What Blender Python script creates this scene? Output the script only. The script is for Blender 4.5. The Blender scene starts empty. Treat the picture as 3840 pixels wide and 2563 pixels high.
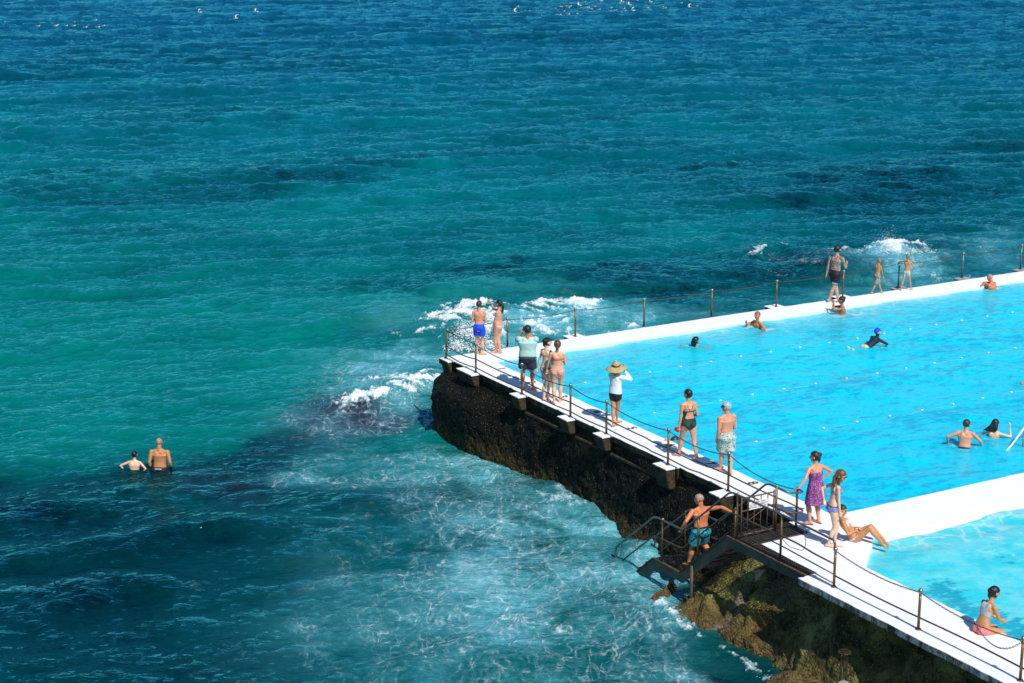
import bpy, bmesh, math, random
import numpy as np
from mathutils import Vector, Matrix
R = math.radians
sc = bpy.context.scene
COL = sc.collection
rng = np.random.default_rng(7)
random.seed(7)

# ------------------------------------------------------------------ camera
CAMH = 13.7
PHI = R(14.4937)
FPX = 6734.4
cam = bpy.data.cameras.new('camera')
cam.sensor_width = 36.0
cam.lens = FPX / 3840 * 36.0
cam.clip_start = 0.5
cam.clip_end = 20000
co = bpy.data.objects.new('camera', cam)
co.location = (0, 0, CAMH)
co.rotation_euler = (R(90) - PHI, 0, 0)
COL.objects.link(co)
sc.camera = co

# ------------------------------------------------------------------ light
SUN_EL = R(50)
SUN_DIR = (0.45 * math.cos(SUN_EL), -0.893 * math.cos(SUN_EL), math.sin(SUN_EL))   # towards the sun
world = bpy.data.worlds.new("World")
sc.world = world
world.use_nodes = True
wt = world.node_tree
bgn = wt.nodes['Background']
sky = wt.nodes.new('ShaderNodeTexSky')
sky.sky_type = 'NISHITA'
sky.sun_disc = False
sky.sun_elevation = SUN_EL
sky.sun_rotation = math.atan2(SUN_DIR[0], SUN_DIR[1])
sky.dust_density = 0.0
sky.air_density = 1.0
sky.ozone_density = 2.0
tint = wt.nodes.new('ShaderNodeMix'); tint.data_type = 'RGBA'; tint.blend_type = 'MULTIPLY'; tint.inputs[0].default_value = 1.0
tint.inputs[7].default_value = (.70, .95, 1.12, 1)
wt.links.new(sky.outputs[0], tint.inputs[6]); wt.links.new(tint.outputs[2], bgn.inputs[0])
bgn.inputs[1].default_value = 0.09
sl = bpy.data.lights.new('sun', 'SUN')
sl.energy = 4.6
sl.angle = R(0.5)
sl.color = (1.0, 0.955, 0.885)
so = bpy.data.objects.new('sun', sl)
so.rotation_euler = Vector(SUN_DIR).to_track_quat('Z', 'Y').to_euler()
COL.objects.link(so)
sc.view_settings.view_transform = 'Standard'
sc.view_settings.look = 'None'
sc.view_settings.exposure = 0.0
sc.view_settings.gamma = 1.0
sc.cycles.max_bounces = 6
sc.cycles.transparent_max_bounces = 12
sc.cycles.caustics_reflective = False
sc.cycles.caustics_refractive = False

# ------------------------------------------------------------------ coordinates
TH = R(30.43)
NU = np.array([math.sin(TH), -math.cos(TH)])     # along the seaward wall, away from the far corner
DW = np.array([math.cos(TH), math.sin(TH)])      # along the lanes
ORG = np.array([-0.586, 50.80])                  # inner corner of the pool
SEA = -2.1
PW = -0.10                                       # pool water level
def W(u, w, z=0.0):
    p = ORG + NU * u + DW * w
    return Vector((p[0], p[1], z))
def G(px, py, z=0.0):
    """ground point seen at this place of the 3840 wide photograph"""
    a = (px - 1920) / FPX; b = (py - 1281.5) / FPX
    dy = math.cos(PHI) - b * math.sin(PHI); dz = -math.sin(PHI) - b * math.cos(PHI)
    t = -(CAMH - z) / dz
    return Vector((a * t, dy * t, z))
def proj(x, y, z):
    zz = z - CAMH
    dep = y * math.cos(PHI) - zz * math.sin(PHI)
    up = y * math.sin(PHI) + zz * math.cos(PHI)
    return 1920 + FPX * x / dep, 1281.5 - FPX * up / dep
YAWU = math.degrees(math.atan2(NU[1], NU[0]))    # direction of +u, degrees
YAWW = math.degrees(math.atan2(DW[1], DW[0]))

# ------------------------------------------------------------------ tags and objects
def tag(o, label=None, cat=None, group=None, kind=None):
    if label: o['label'] = label
    if cat: o['category'] = cat
    if group: o['group'] = group
    if kind: o['kind'] = kind
    return o
def empty(name, loc, rz=0.0, **k):
    o = bpy.data.objects.new(name, None)
    o.empty_display_size = 0.2
    o.location = loc; o.rotation_euler = (0, 0, rz)
    COL.objects.link(o)
    return tag(o, **k)
def mesh_obj(name, v, f, mat, parent=None, smooth=True, inv=None, **k):
    me = bpy.data.meshes.new(name)
    me.from_pydata([tuple(map(float, p)) for p in v], [], [tuple(map(int, q)) for q in f])
    me.update()
    if smooth: me.polygons.foreach_set('use_smooth', [True] * len(me.polygons))
    if mat: me.materials.append(mat)
    o = bpy.data.objects.new(name, me)
    COL.objects.link(o)
    if parent is not None: o.parent = parent
    return tag(o, **k)
def grid_obj(name, V, nx, ny, mat, **k):
    """V (ny*nx,3) numpy; quads"""
    me = bpy.data.meshes.new(name)
    me.vertices.add(nx * ny)
    me.vertices.foreach_set('co', V.astype(np.float32).ravel())
    i = (np.arange(ny - 1)[:, None] * nx + np.arange(nx - 1)[None, :]).ravel()
    q = np.stack([i, i + 1, i + nx + 1, i + nx], 1).astype(np.int32)
    n = len(q)
    me.loops.add(n * 4)
    me.loops.foreach_set('vertex_index', q.ravel())
    me.polygons.add(n)
    me.polygons.foreach_set('loop_start', np.arange(0, n * 4, 4, dtype=np.int32))
    me.polygons.foreach_set('use_smooth', np.ones(n, dtype=bool))
    me.update(calc_edges=True)
    me.validate()
    me.materials.append(mat)
    o = bpy.data.objects.new(name, me)
    COL.objects.link(o)
    return tag(o, **k)
def set_attr(me, name, arr):
    a = me.color_attributes.new(name, 'FLOAT_COLOR', 'POINT')
    out = np.ones((len(me.vertices), 4), np.float32)
    out[:, :arr.shape[1]] = arr
    a.data.foreach_set('color', out.ravel())

class MB:
    """collects solids in one mesh"""
    def __init__(s): s.v = []; s.f = []
    def add(s, v, f):
        o = len(s.v)
        s.v += [tuple(p) for p in v]
        s.f += [tuple(i + o for i in q) for q in f]
    def box(s, c, size, M=None):
        x, y, z = [a / 2 for a in size]
        v = [(-x, -y, -z), (x, -y, -z), (x, y, -z), (-x, y, -z), (-x, -y, z), (x, -y, z), (x, y, z), (-x, y, z)]
        v = [Vector(p) for p in v]
        if M: v = [M @ p for p in v]
        s.add([p + Vector(c) for p in v], [(0, 3, 2, 1), (4, 5, 6, 7), (0, 1, 5, 4), (1, 2, 6, 5), (2, 3, 7, 6), (3, 0, 4, 7)])
    def uwbox(s, u0, u1, w0, w1, z0, z1):
        v = [W(u0, w0, z0), W(u1, w0, z0), W(u1, w1, z0), W(u0, w1, z0), W(u0, w0, z1), W(u1, w0, z1), W(u1, w1, z1), W(u0, w1, z1)]
        s.add(v, [(0, 3, 2, 1), (4, 5, 6, 7), (0, 1, 5, 4), (1, 2, 6, 5), (2, 3, 7, 6), (3, 0, 4, 7)])
    def loft(s, pts, rad, seg=12, ref=None, round_ends=True):
        pts = [Vector(p) for p in pts]
        rad = [(r, r) if not isinstance(r, (tuple, list)) else tuple(r) for r in rad]
        n = len(pts)
        T = [(pts[min(i + 1, n - 1)] - pts[max(i - 1, 0)]).normalized() for i in range(n)]
        if ref is None:
            ref = Vector((0, 0, 1)) if abs(T[0].z) < 0.9 else Vector((1, 0, 0))
        X0 = Vector(ref)
        P = list(pts); RR = list(rad); TT = list(T)
        if round_ends:
            a = []
            for d in (1.0, 0.8, 0.45):
                k = math.sqrt(max(0, 1 - d * d)); rr = (rad[0][0] + rad[0][1]) / 2
                a.append((pts[0] - T[0] * rr * d, (max(rad[0][0] * k, rad[0][0] * .12), max(rad[0][1] * k, rad[0][1] * .12)), T[0]))
            b = []
            for d in (0.45, 0.8, 1.0):
                k = math.sqrt(max(0, 1 - d * d)); rr = (rad[-1][0] + rad[-1][1]) / 2
                b.append((pts[-1] + T[-1] * rr * d, (max(rad[-1][0] * k, rad[-1][0] * .12), max(rad[-1][1] * k, rad[-1][1] * .12)), T[-1]))
            P = [q[0] for q in a] + P + [q[0] for q in b]
            RR = [q[1] for q in a] + RR + [q[1] for q in b]
            TT = [q[2] for q in a] + TT + [q[2] for q in b]
        v = []; X = X0
        for p, r, t in zip(P, RR, TT):
            Xp = X - t * X.dot(t)
            if Xp.length < 1e-4: Xp = t.orthogonal()
            X = Xp.normalized(); Y = t.cross(X).normalized()
            for k in range(seg):
                an = 2 * math.pi * k / seg
                v.append(p + X * (r[0] * math.cos(an)) + Y * (r[1] * math.sin(an)))
        f = []
        m = len(P)
        for i in range(m - 1):
            for k in range(seg):
                k2 = (k + 1) % seg
                f.append((i * seg + k, i * seg + k2, (i + 1) * seg + k2, (i + 1) * seg + k))
        f.append(tuple(reversed(range(seg))))
        f.append(tuple((m - 1) * seg + k for k in range(seg)))
        s.add(v, f)
    def ell(s, c, r, axes=None, nu=12, nv=9):
        """ellipsoid; axes = three unit vectors"""
        c = Vector(c)
        ax = axes or (Vector((1, 0, 0)), Vector((0, 1, 0)), Vector((0, 0, 1)))
        v = [c + ax[2] * r[2]]
        for i in range(1, nv):
            a = math.pi * i / nv
            for k in range(nu):
                b = 2 * math.pi * k / nu
                v.append(c + ax[0] * (r[0] * math.sin(a) * math.cos(b)) + ax[1] * (r[1] * math.sin(a) * math.sin(b)) + ax[2] * (r[2] * math.cos(a)))
        v.append(c - ax[2] * r[2])
        f = [(0, 1 + k, 1 + (k + 1) % nu) for k in range(nu)]
        for i in range(nv - 2):
            for k in range(nu):
                k2 = (k + 1) % nu
                f.append((1 + i * nu + k, 1 + (i + 1) * nu + k, 1 + (i + 1) * nu + k2, 1 + i * nu + k2))
        L = len(v) - 1; b0 = 1 + (nv - 2) * nu
        f += [(b0 + (k + 1) % nu, b0 + k, L) for k in range(nu)]
        s.add(v, f)
    def build(s, name, mat, parent=None, smooth=True, loc=None, bevel=0, **k):
        v = s.v
        if loc is not None:
            v = [Vector(p) - Vector(loc) for p in v]
        o = mesh_obj(name, v, s.f, mat, parent, smooth, **k)
        if loc is not None and parent is None: o.location = loc
        if bevel:
            b = o.modifiers.new('bevel', 'BEVEL'); b.width = bevel; b.segments = 2; b.limit_method = 'ANGLE'
        return o
def tube(pts, r, seg=10, mb=None):
    mb = mb or MB()
    pts = [Vector(p) for p in pts]
    mb.loft(pts, [r] * len(pts), seg=seg, round_ends=False)
    return mb
def rounded(pts, rad=0.12, n=5):
    """polyline with rounded corners"""
    pts = [Vector(p) for p in pts]
    out = [pts[0]]
    for i in range(1, len(pts) - 1):
        a, b, c = pts[i - 1], pts[i], pts[i + 1]
        d1 = (a - b); d2 = (c - b)
        r = min(rad, d1.length * .45, d2.length * .45)
        p0 = b + d1.normalized() * r; p1 = b + d2.normalized() * r
        for k in range(n + 1):
            t = k / n
            out.append(p0 * (1 - t) ** 2 + b * 2 * t * (1 - t) + p1 * t * t)
    out.append(pts[-1])
    return out

# ------------------------------------------------------------------ materials
def new_mat(name):
    m = bpy.data.materials.new(name); m.use_nodes = True
    nt = m.node_tree
    return m, nt, nt.nodes['Principled BSDF']
def N(nt, t, **k):
    n = nt.nodes.new(t)
    for a, b in k.items(): setattr(n, a, b)
    return n
def noise_node(nt, scale, detail=4, rough=.55, dist=0, vec=None, coord='Object'):
    n = N(nt, 'ShaderNodeTexNoise'); n.inputs['Scale'].default_value = scale
    n.inputs['Detail'].default_value = detail; n.inputs['Roughness'].default_value = rough
    n.inputs['Distortion'].default_value = dist
    if vec is None:
        tc = N(nt, 'ShaderNodeTexCoord'); vec = tc.outputs[coord]
    nt.links.new(vec, n.inputs['Vector'])
    return n
def ramp(nt, fac, stops):
    r = N(nt, 'ShaderNodeValToRGB')
    e = r.color_ramp.elements
    while len(e) < len(stops): e.new(0.5)
    for x, (p, c) in zip(e, stops):
        x.position = p; x.color = (*c, 1) if len(c) == 3 else c
    nt.links.new(fac, r.inputs[0])
    return r
def mixc(nt, fac, a, b, mode='MIX'):
    m = N(nt, 'ShaderNodeMix', data_type='RGBA', blend_type=mode)
    for s, x in ((m.inputs[0], fac), (m.inputs[6], a), (m.inputs[7], b)):
        if isinstance(x, (int, float)): s.default_value = x
        elif isinstance(x, tuple): s.default_value = (*x, 1) if len(x) == 3 else x
        else: nt.links.new(x, s)
    return m.outputs[2]
def math_n(nt, op, a, b=None, clamp=False):
    m = N(nt, 'ShaderNodeMath', operation=op, use_clamp=clamp)
    for s, x in zip(m.inputs, (a, b)):
        if x is None: continue
        if isinstance(x, (int, float)): s.default_value = x
        else: nt.links.new(x, s)
    return m.outputs[0]
def bump(nt, h, strength, dist, p):
    b = N(nt, 'ShaderNodeBump'); b.inputs['Strength'].default_value = strength; b.inputs['Distance'].default_value = dist
    nt.links.new(h, b.inputs['Height']); nt.links.new(b.outputs[0], p.inputs['Normal'])
    return b
def simple(name, col, rough=.6, metal=0, var=.15, scale=8, bmp=0, bscale=40, spec=None):
    m, nt, p = new_mat(name)
    n = noise_node(nt, scale, 5)
    d = tuple(c * (1 - var) for c in col); e = tuple(min(1, c * (1 + var)) for c in col)
    r = ramp(nt, n.outputs[0], [(.3, d), (.7, e)])
    nt.links.new(r.outputs[0], p.inputs['Base Color'])
    p.inputs['Roughness'].default_value = rough; p.inputs['Metallic'].default_value = metal
    if spec is not None: p.inputs['Specular IOR Level'].default_value = spec
    if bmp:
        b = noise_node(nt, bscale, 4); bump(nt, b.outputs[0], 1, bmp, p)
    return m
def pattern(name, cols, scale, dist=1.5, rough=.7):
    """printed cloth of several flat colours"""
    m, nt, p = new_mat(name)
    n = noise_node(nt, scale, 2, .5, dist)
    k = len(cols); lo, hi = .34, .66
    st = [(0 if i == 0 else lo + (hi - lo) * i / k, c) for i, c in enumerate(cols)]
    r = ramp(nt, n.outputs[0], st); r.color_ramp.interpolation = 'CONSTANT'
    nt.links.new(r.outputs[0], p.inputs['Base Color']); p.inputs['Roughness'].default_value = rough
    return m
def skin(name, col, tattoo=False):
    m, nt, p = new_mat(name)
    n = noise_node(nt, 7, 4)
    a = tuple(c * .84 for c in col); b = (min(1, col[0] * 1.06), min(1, col[1] * 1.12), min(1, col[2] * 1.12))
    r = ramp(nt, n.outputs[0], [(.3, a), (.7, b)])
    out = r.outputs[0]
    if tattoo:
        t = noise_node(nt, 14, 4, .6, 1.6)
        tr = ramp(nt, t.outputs[0], [(.47, (0, 0, 0)), (.53, (.75, .75, .75))])
        g = N(nt, 'ShaderNodeTexCoord'); s = N(nt, 'ShaderNodeSeparateXYZ'); nt.links.new(g.outputs['Object'], s.inputs[0])
        up = math_n(nt, 'GREATER_THAN', s.outputs[2], 1.03)
        up2 = math_n(nt, 'LESS_THAN', s.outputs[2], 1.6)
        fac = math_n(nt, 'MULTIPLY', math_n(nt, 'MULTIPLY', tr.outputs[0], up), up2)
        out = mixc(nt, fac, out, (.10, .10, .11))
    nt.links.new(out, p.inputs['Base Color'])
    p.inputs['Roughness'].default_value = .48
    p.inputs['Subsurface Weight'].default_value = .0
    return m

# ------------------------------------------------------------------ numpy noise
def vnoise(P, seed=0):
    P = np.asarray(P, np.float64)
    i = np.floor(P).astype(np.int64); f = P - i
    f = f * f * (3 - 2 * f)
    out = np.zeros(len(P))
    def h(a, b, c):
        x = (a * 374761393 + b * 668265263 + c * 2147483647 + seed * 974711) & 0xffffffff
        x = ((x ^ (x >> 13)) * 1274126177) & 0xffffffff
        x = ((x ^ (x >> 16)) * 2246822519) & 0xffffffff
        return ((x ^ (x >> 15)) & 0xffff) / 65535.0
    for dx in (0, 1):
        wx = f[:, 0] if dx else 1 - f[:, 0]
        for dy in (0, 1):
            wy = f[:, 1] if dy else 1 - f[:, 1]
            for dz in (0, 1):
                wz = f[:, 2] if dz else 1 - f[:, 2]
                out += wx * wy * wz * h(i[:, 0] + dx, i[:, 1] + dy, i[:, 2] + dz)
    return out * 2 - 1
def fbm(P, oct=4, seed=0, gain=.5):
    P = np.asarray(P, np.float64); o = np.zeros(len(P)); a = 1; s = 0
    for k in range(oct):
        o += a * vnoise(P * 2 ** k + 17.3 * k, seed + k); s += a; a *= gain
    return o / s
def tile(n, slope, seed, lo=1, aniso=None):
    """periodic random field with a power-law spectrum, unit variance"""
    r = np.random.default_rng(seed)
    k = np.fft.fftfreq(n) * n
    kx, ky = np.meshgrid(k, k)
    kk = np.hypot(kx, ky); kk[0, 0] = 1e9
    A = kk ** (-slope) * (kk >= lo)
    if aniso: A *= np.exp(-((kx * math.sin(aniso[0]) - ky * math.cos(aniso[0])) / (kk * aniso[1])) ** 2)
    F = (r.normal(size=(n, n)) + 1j * r.normal(size=(n, n))) * A
    t = np.fft.ifft2(F).real
    return (t / t.std()).astype(np.float32)
def samp(T, x, y, size):
    n = T.shape[0]
    fx = (x / size * n) % n; fy = (y / size * n) % n
    i = np.floor(fx).astype(np.int64); j = np.floor(fy).astype(np.int64)
    a = (fx - i).astype(np.float32); b = (fy - j).astype(np.float32)
    i %= n; j %= n; i2 = (i + 1) % n; j2 = (j + 1) % n
    return (T[j, i] * (1 - a) * (1 - b) + T[j, i2] * a * (1 - b) + T[j2, i] * (1 - a) * b + T[j2, i2] * a * b)
def sstep(a, b, x):
    t = np.clip((x - a) / (b - a), 0, 1)
    return t * t * (3 - 2 * t)

# ================================================================== SEA
def wave_tile(n, size, lam_lo, lam_hi, slope, ang, spread, seed):
    r = np.random.default_rng(seed)
    k = np.fft.fftfreq(n) * n * 2 * math.pi / size
    kx, ky = np.meshgrid(k, k)
    kk = np.hypot(kx, ky); kk[0, 0] = 1e9
    lam = 2 * math.pi / kk
    band = sstep(lam_lo * .7, lam_lo, lam) * (1 - sstep(lam_hi, lam_hi * 1.4, lam))
    c = (kx * math.cos(ang) + ky * math.sin(ang)) / kk
    A = kk ** (-slope) * band * (np.abs(c) ** spread)
    F = (r.normal(size=(n, n)) + 1j * r.normal(size=(n, n))) * A
    h = np.fft.ifft2(F).real
    s = h.std()
    # displacement that sharpens crests: Hilbert-like partner of the real field
    Fh = np.fft.fft2(h)
    dx = np.fft.ifft2(-1j * kx / kk * Fh).real; dy = np.fft.ifft2(-1j * ky / kk * Fh).real
    return (h / s).astype(np.float32), (dx / s).astype(np.float32), (dy / s).astype(np.float32), size

def seg_dist(x, y, pts):
    """distance to a polyline, place along it 0..1, signed side"""
    best = np.full(len(x), 1e9, np.float32); tt = np.zeros(len(x), np.float32); sd = np.zeros(len(x), np.float32)
    n = len(pts) - 1
    for i in range(n):
        ax, ay = pts[i][0], pts[i][1]; bx, by = pts[i + 1][0], pts[i + 1][1]
        dx, dy = bx - ax, by - ay; L = dx * dx + dy * dy
        t = np.clip(((x - ax) * dx + (y - ay) * dy) / L, 0, 1)
        qx = x - ax - t * dx; qy = y - ay - t * dy
        d = np.hypot(qx, qy)
        m = d < best
        best[m] = d[m]; tt[m] = ((i + t) / n)[m]
        sd[m] = np.sign(dx * qy - dy * qx)[m]
    return best, tt, sd
def chart_line(pts):
    return [G(px * 1.6347, py * 1.6347, SEA) for px, py in pts]

def build_sea():
    HS = CAMH - SEA
    al = np.linspace(R(28.5), R(3.45), 1450)
    r1 = HS / np.tan(al)
    r0 = np.array([4, 10, 16, 21, 25, 28])
    r2 = np.geomspace(r1[-1] * 1.02, 9000, 50)
    rr = np.concatenate([r0[r0 < r1[0] - .5], r1, r2])
    azc = np.linspace(-18.0, 18.0, 1320)
    side = np.linspace(0, 1, 45)[1:] ** 1.7 * 62
    az = np.radians(np.concatenate([-18.0 - side[::-1], azc, 18.0 + side]))
    nx, ny = len(az), len(rr)
    A, Rr = np.meshgrid(az, rr)
    x = (Rr * np.sin(A)).ravel(); y = (Rr * np.cos(A)).ravel(); rad = Rr.ravel()
    # chart coordinates of the sea floor, cover, foam and painted wave shade (a fixed map of the bay)
    a_, b_ = proj(x, np.maximum(y, 6), SEA)
    cx = a_ / 1.6347; cy = b_ / 1.6347
    cx = np.clip(cx, -3000, 5000); cy = np.clip(cy, -300, 2600)
    # noise that warps the edges of the patches
    TN = tile(512, 1.7, 3, 2); TN2 = tile(512, 1.6, 4, 2); TF = tile(1024, 1.25, 5, 4)
    n1 = samp(TN, x, y * .8, 60.); n2 = samp(TN2, x + 9, y * .8, 60.); n3 = samp(TF, x, y, 23.)
    sc_ = 14.0
    wx = cx + n1 * 34; wy = cy + n2 * 19 + n3 * 4
    def blobs(L):
        out = np.zeros(len(x), np.float32)
        for (bx, by, rx, ry, rot, amp) in L:
            c, s = math.cos(R(rot)), math.sin(R(rot))
            u = ((wx - bx) * c + (wy - by) * s) / rx; v = (-(wx - bx) * s + (wy - by) * c) / ry
            d = u * u + v * v
            out = np.maximum(out, amp * np.exp(-d ** 1.3 * .9))
        return out
    dark = blobs([(640, 1030, 190, 42, -20, 1.0), (760, 985, 180, 38, -18, 1.0), (540, 1085, 210, 46, -8, 1.0), (120, 1160, 380, 75, -4, .95), (470, 1120, 330, 58, 2, .9), (700, 1010, 180, 45, -12, .75), (870, 955, 160, 34, -4, 1.0),
                  (330, 1240, 420, 70, 0, .72), (100, 1400, 420, 150, 0, .66), (560, 1330, 330, 80, -5, .45), (980, 1160, 330, 45, 2, .55), (1350, 1125, 150, 40, 25, .5),
                  (330, 1540, 400, 80, 0, .45), (900, 1400, 300, 60, 0, .2),
                  (2050, 430, 520, 75, -5, .62), (2300, 350, 280, 60, 0, .6), (1500, 395, 420, 30, -4, .6), (800, 400, 460, 26, -5, .55), (200, 425, 300, 22, -5, .45), (500, 590, 380, 16, -6, .3), (150, 700, 260, 14, -6, .3), (700, 250, 400, 12, -3, .25), (1700, 250, 500, 14, -3, .25), (400, 130, 500, 12, -3, .35),  # long thin blobs paint shaded wave bands into the water colour
                  (2150, 520, 330, 35, -4, .4), (1400, 610, 420, 30, -3, .75), (1790, 612, 230, 38, -4, .95), (1480, 655, 300, 26, -5, .8), (1620, 695, 260, 26, -10, .6),
                  (2290, 640, 110, 30, -8, .7), (1000, 650, 280, 20, -5, .45), (880, 800, 160, 50, 10, .3), (1500, 500, 240, 20, -5, .3), (2080, 555, 140, 25, 0, .75),
                  (1650, 1530, 90, 40, 0, .9), (1530, 1430, 60, 40, 30, .5), (1740, 1560, 60, 30, 0, .9), (640, 790, 120, 40, 0, .15)])
    milk = blobs([(1240, 1250, 210, 100, -10, .95), (1330, 1360, 190, 130, 0, .82), (1080, 1400, 220, 100, -20, .42), (880, 1470, 120, 90, 0, .42),
                  (1240, 1480, 260, 90, 0, .66), (1440, 1270, 130, 70, 10, 1.0), (1500, 1390, 90, 40, 20, .6),
                  (1000, 1050, 260, 50, 8, .50), (880, 1000, 210, 30, 8, .40), (1180, 1130, 150, 35, 18, .45), (740, 1100, 110, 25, 5, .35), (960, 1110, 180, 40, 0, .4),
                  (900, 868, 150, 34, -10, .62), (980, 890, 70, 55, 0, .75), (930, 855, 110, 30, -8, .7), (1010, 850, 40, 60, 0, .6),
                  (1230, 735, 260, 46, -6, .85), (1085, 770, 65, 60, 0, .8), (1420, 745, 130, 26, -12, .85), (930, 740, 160, 36, -5, .3), (820, 860, 120, 30, 0, .25),
                  (1950, 655, 260, 34, -9, .55), (2120, 625, 220, 40, -9, .75), (2060, 585, 120, 22, -3, .85), (2240, 560, 170, 22, -3, .45), (2300, 610, 90, 30, 0, .4), (1760, 690, 150, 22, -8, .35),
                  (1180, 660, 120, 12, -5, .2)])
    shade = blobs([(0, 1000, 700, 160, 0, .5)])
    broad = blobs([(1260, 1265, 330, 120, -5, 1.0), (1330, 1380, 300, 170, 0, .78), (1130, 1450, 380, 170, 0, .62), (900, 1360, 200, 120, 0, .4), (1540, 1395, 60, 40, 30, .8), (1500, 1450, 120, 50, 28, .8), (1600, 1510, 90, 30, 30, .7), (1330, 740, 240, 40, -9, .85), (1000, 1060, 300, 60, 8, .35)])
    TM = tile(512, 2.1, 9, 2); nM = samp(TM, x + .25 * y, y * .8 - .2 * x, 13.)
    milk = np.clip(np.maximum(milk, broad) * (.92 + .30 * nM + .14 * n2 + .20 * n3), 0, 1)
    dark = np.clip(dark * (1.05 + .22 * n3 + .15 * n1), 0, 1)
    # ---- body colours
    def lerp3(c0, c1, t): return c0 * (1 - t[:, None]) + c1 * t[:, None]
    far = np.array([.000, .060, .110]); mid = np.array([.000, .102, .130]); teal = np.array([.000, .140, .118]); near = np.array([.000, .042, .048])
    t1 = sstep(20, 330, cy + n1 * 10); t2 = sstep(280, 800, cy + n2 * 20 + (1200 - cx) * .06); t3 = sstep(1000, 1240, cy + n1 * 14)
    body = lerp3(far[None], mid[None], t1); body = lerp3(body, teal[None], t2 * (1 - .45 * sstep(1000, 2300, cx))); body = lerp3(body, near[None], t3)
    body *= (1 + .10 * n2 + .05 * n3)[:, None]
    basin_ = blobs([(1180, 1400, 480, 230, 0, 1.0), (1350, 1230, 250, 120, 10, .9)])
    body = lerp3(body, np.array([[.004, .130, .138]]), np.clip(basin_, 0, 1) * .85)
    body = lerp3(body, np.array([[.000, .006, .011]]), np.clip(dark, 0, 1) * .93)
    purple = blobs([(860, 955, 170, 30, -4, .8), (520, 1120, 150, 30, 0, .2), (1960, 590, 100, 16, 0, .7)])
    body = lerp3(body, np.array([[.035, .035, .065]]), purple)
    brown = blobs([(1690, 1560, 80, 30, 10, .7), (1300, 1120, 160, 22, 22, .55)])
    body = lerp3(body, np.array([[.045, .055, .045]]), brown * .8)
    aer = np.array([[.12, .46, .54]])
    body = lerp3(body, aer, np.clip(milk, 0, 1) ** 1.25 * .9)
    # ---- foam
    lace = np.clip(milk * 1.15 + .10 * sstep(900, 1300, cy) + .12 * blobs([(900, 1300, 500, 250, 0, 1)]) - .02, 0, 1)
    lace = np.maximum(lace, blobs([(1805, 612, 85, 26, 18, 1.0), (1080, 1440, 300, 120, 0, .62), (860, 1330, 220, 80, 0, .35), (1250, 1270, 330, 110, -5, .85), (1330, 1400, 260, 120, 0, .75), (760, 960, 180, 60, -10, .42), (900, 960, 120, 26, 0, .75), (1420, 1500, 160, 60, 0, .7)]))
    lace = np.clip(lace * (1 + .35 * n1), 0, 1)
    solid = np.zeros(len(x), np.float32)
    H = np.zeros(len(x), np.float32)
    near_m = rad < 130
    xi, yi = x[near_m].astype(np.float32), y[near_m].astype(np.float32)
    wob = n1[near_m] * .35
    def crest(pts, h, wd, foam=0, fw=.4, lean=.35, back=0.):
        P = chart_line(pts)
        d, t, s = seg_dist(xi, yi, P)
        e = np.sqrt(np.clip(np.sin(np.clip(t, 0, 1) * math.pi), 0, 1))
        sd = d * s + wob * .5
        # steep side faces the viewer
        wd = wd * 1.35
        hh = np.where(sd > 0, np.exp(-(sd / (wd * 1.6)) ** 2), np.exp(-(sd / wd) ** 2)) * h * e * .95
        H[near_m] += hh
        if foam:
            nn = n3[near_m]
            f = np.exp(-((sd - back) / (fw * (1 + .45 * nn))) ** 2) * foam * e
            solid[near_m] = np.maximum(solid[near_m], f * (1 + .55 * nn))
    crest([(735, 940), (800, 928), (870, 908), (940, 893), (1005, 882), (1060, 870)], .33, .4, 1.45, .42)
    crest([(800, 908), (900, 880), (1030, 850)], .1, .6, .85, .7)
    crest([(-60, 1285), (180, 1275), (300, 1268), (400, 1240), (520, 1222), (700, 1232), (860, 1225)], .33, .55)
    crest([(-60, 1405), (150, 1390), (250, 1358), (330, 1352), (480, 1362)], .22, .5)
    crest([(-60, 1180), (120, 1160), (300, 1165), (420, 1195), (560, 1190)], .14, .5)
    crest([(500, 1110), (700, 1130), (880, 1150), (1100, 1160), (1300, 1150)], .14, .5)
    crest([(960, 672), (1080, 655), (1260, 640), (1400, 622), (1560, 606)], .42, .9)
    crest([(1000, 610), (1300, 590), (1600, 566)], .25, .9)
    crest([(1690, 640), (1740, 588), (1800, 578), (1860, 600), (1900, 640)], .4, .8, .4, .3)
    crest([(1985, 600), (2030, 585), (2080, 580), (2135, 582)], .5, .55, 1.3, .7)
    crest([(1880, 602), (1925, 590), (1960, 588)], .25, .4, .8, .35)
    crest([(600, 760), (760, 745), (900, 722), (1010, 712)], .2, .6)
    crest([(100, 790), (400, 770), (640, 740)], .14, .8)
    crest([(1040, 790), (1042, 745), (1075, 715), (1110, 735), (1120, 790)], .35, .6, 1.2, .7)
    crest([(1045, 800), (1085, 775), (1135, 790)], .12, .5, 1.5, .9)
    crest([(1130, 745), (1200, 720), (1300, 705), (1420, 700)], .22, .5, 1.0, .8)
    crest([(1150, 775), (1300, 752), (1480, 730)], .12, .6, 1.0, 1.0)
    crest([(1725, 610), (1740, 588), (1785, 580), (1840, 590)], .05, .4, .85, .22)
    crest([(1735, 630), (1770, 640), (1830, 640)], .03, .3, .6, .2)
    crest([(1550, 695), (1650, 680), (1800, 665)], .12, .5, .3, .2)
    crest([(1930, 640), (2050, 615), (2180, 600), (2340, 575)], .16, .6, .4, .35)
    crest([(2130, 655), (2230, 640), (2349, 625)], .12, .4, .6, .25)
    crest([(1430, 1315), (1480, 1285), (1540, 1262), (1580, 1252)], .22, .3, .9, .28)
    crest([(1240, 1120), (1270, 1135), (1300, 1160), (1340, 1175), (1400, 1215)], .1, .25, .55, .25)
    crest([(1000, 905), (1005, 960), (1030, 1010)], .06, .4, .5, .3)
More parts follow.
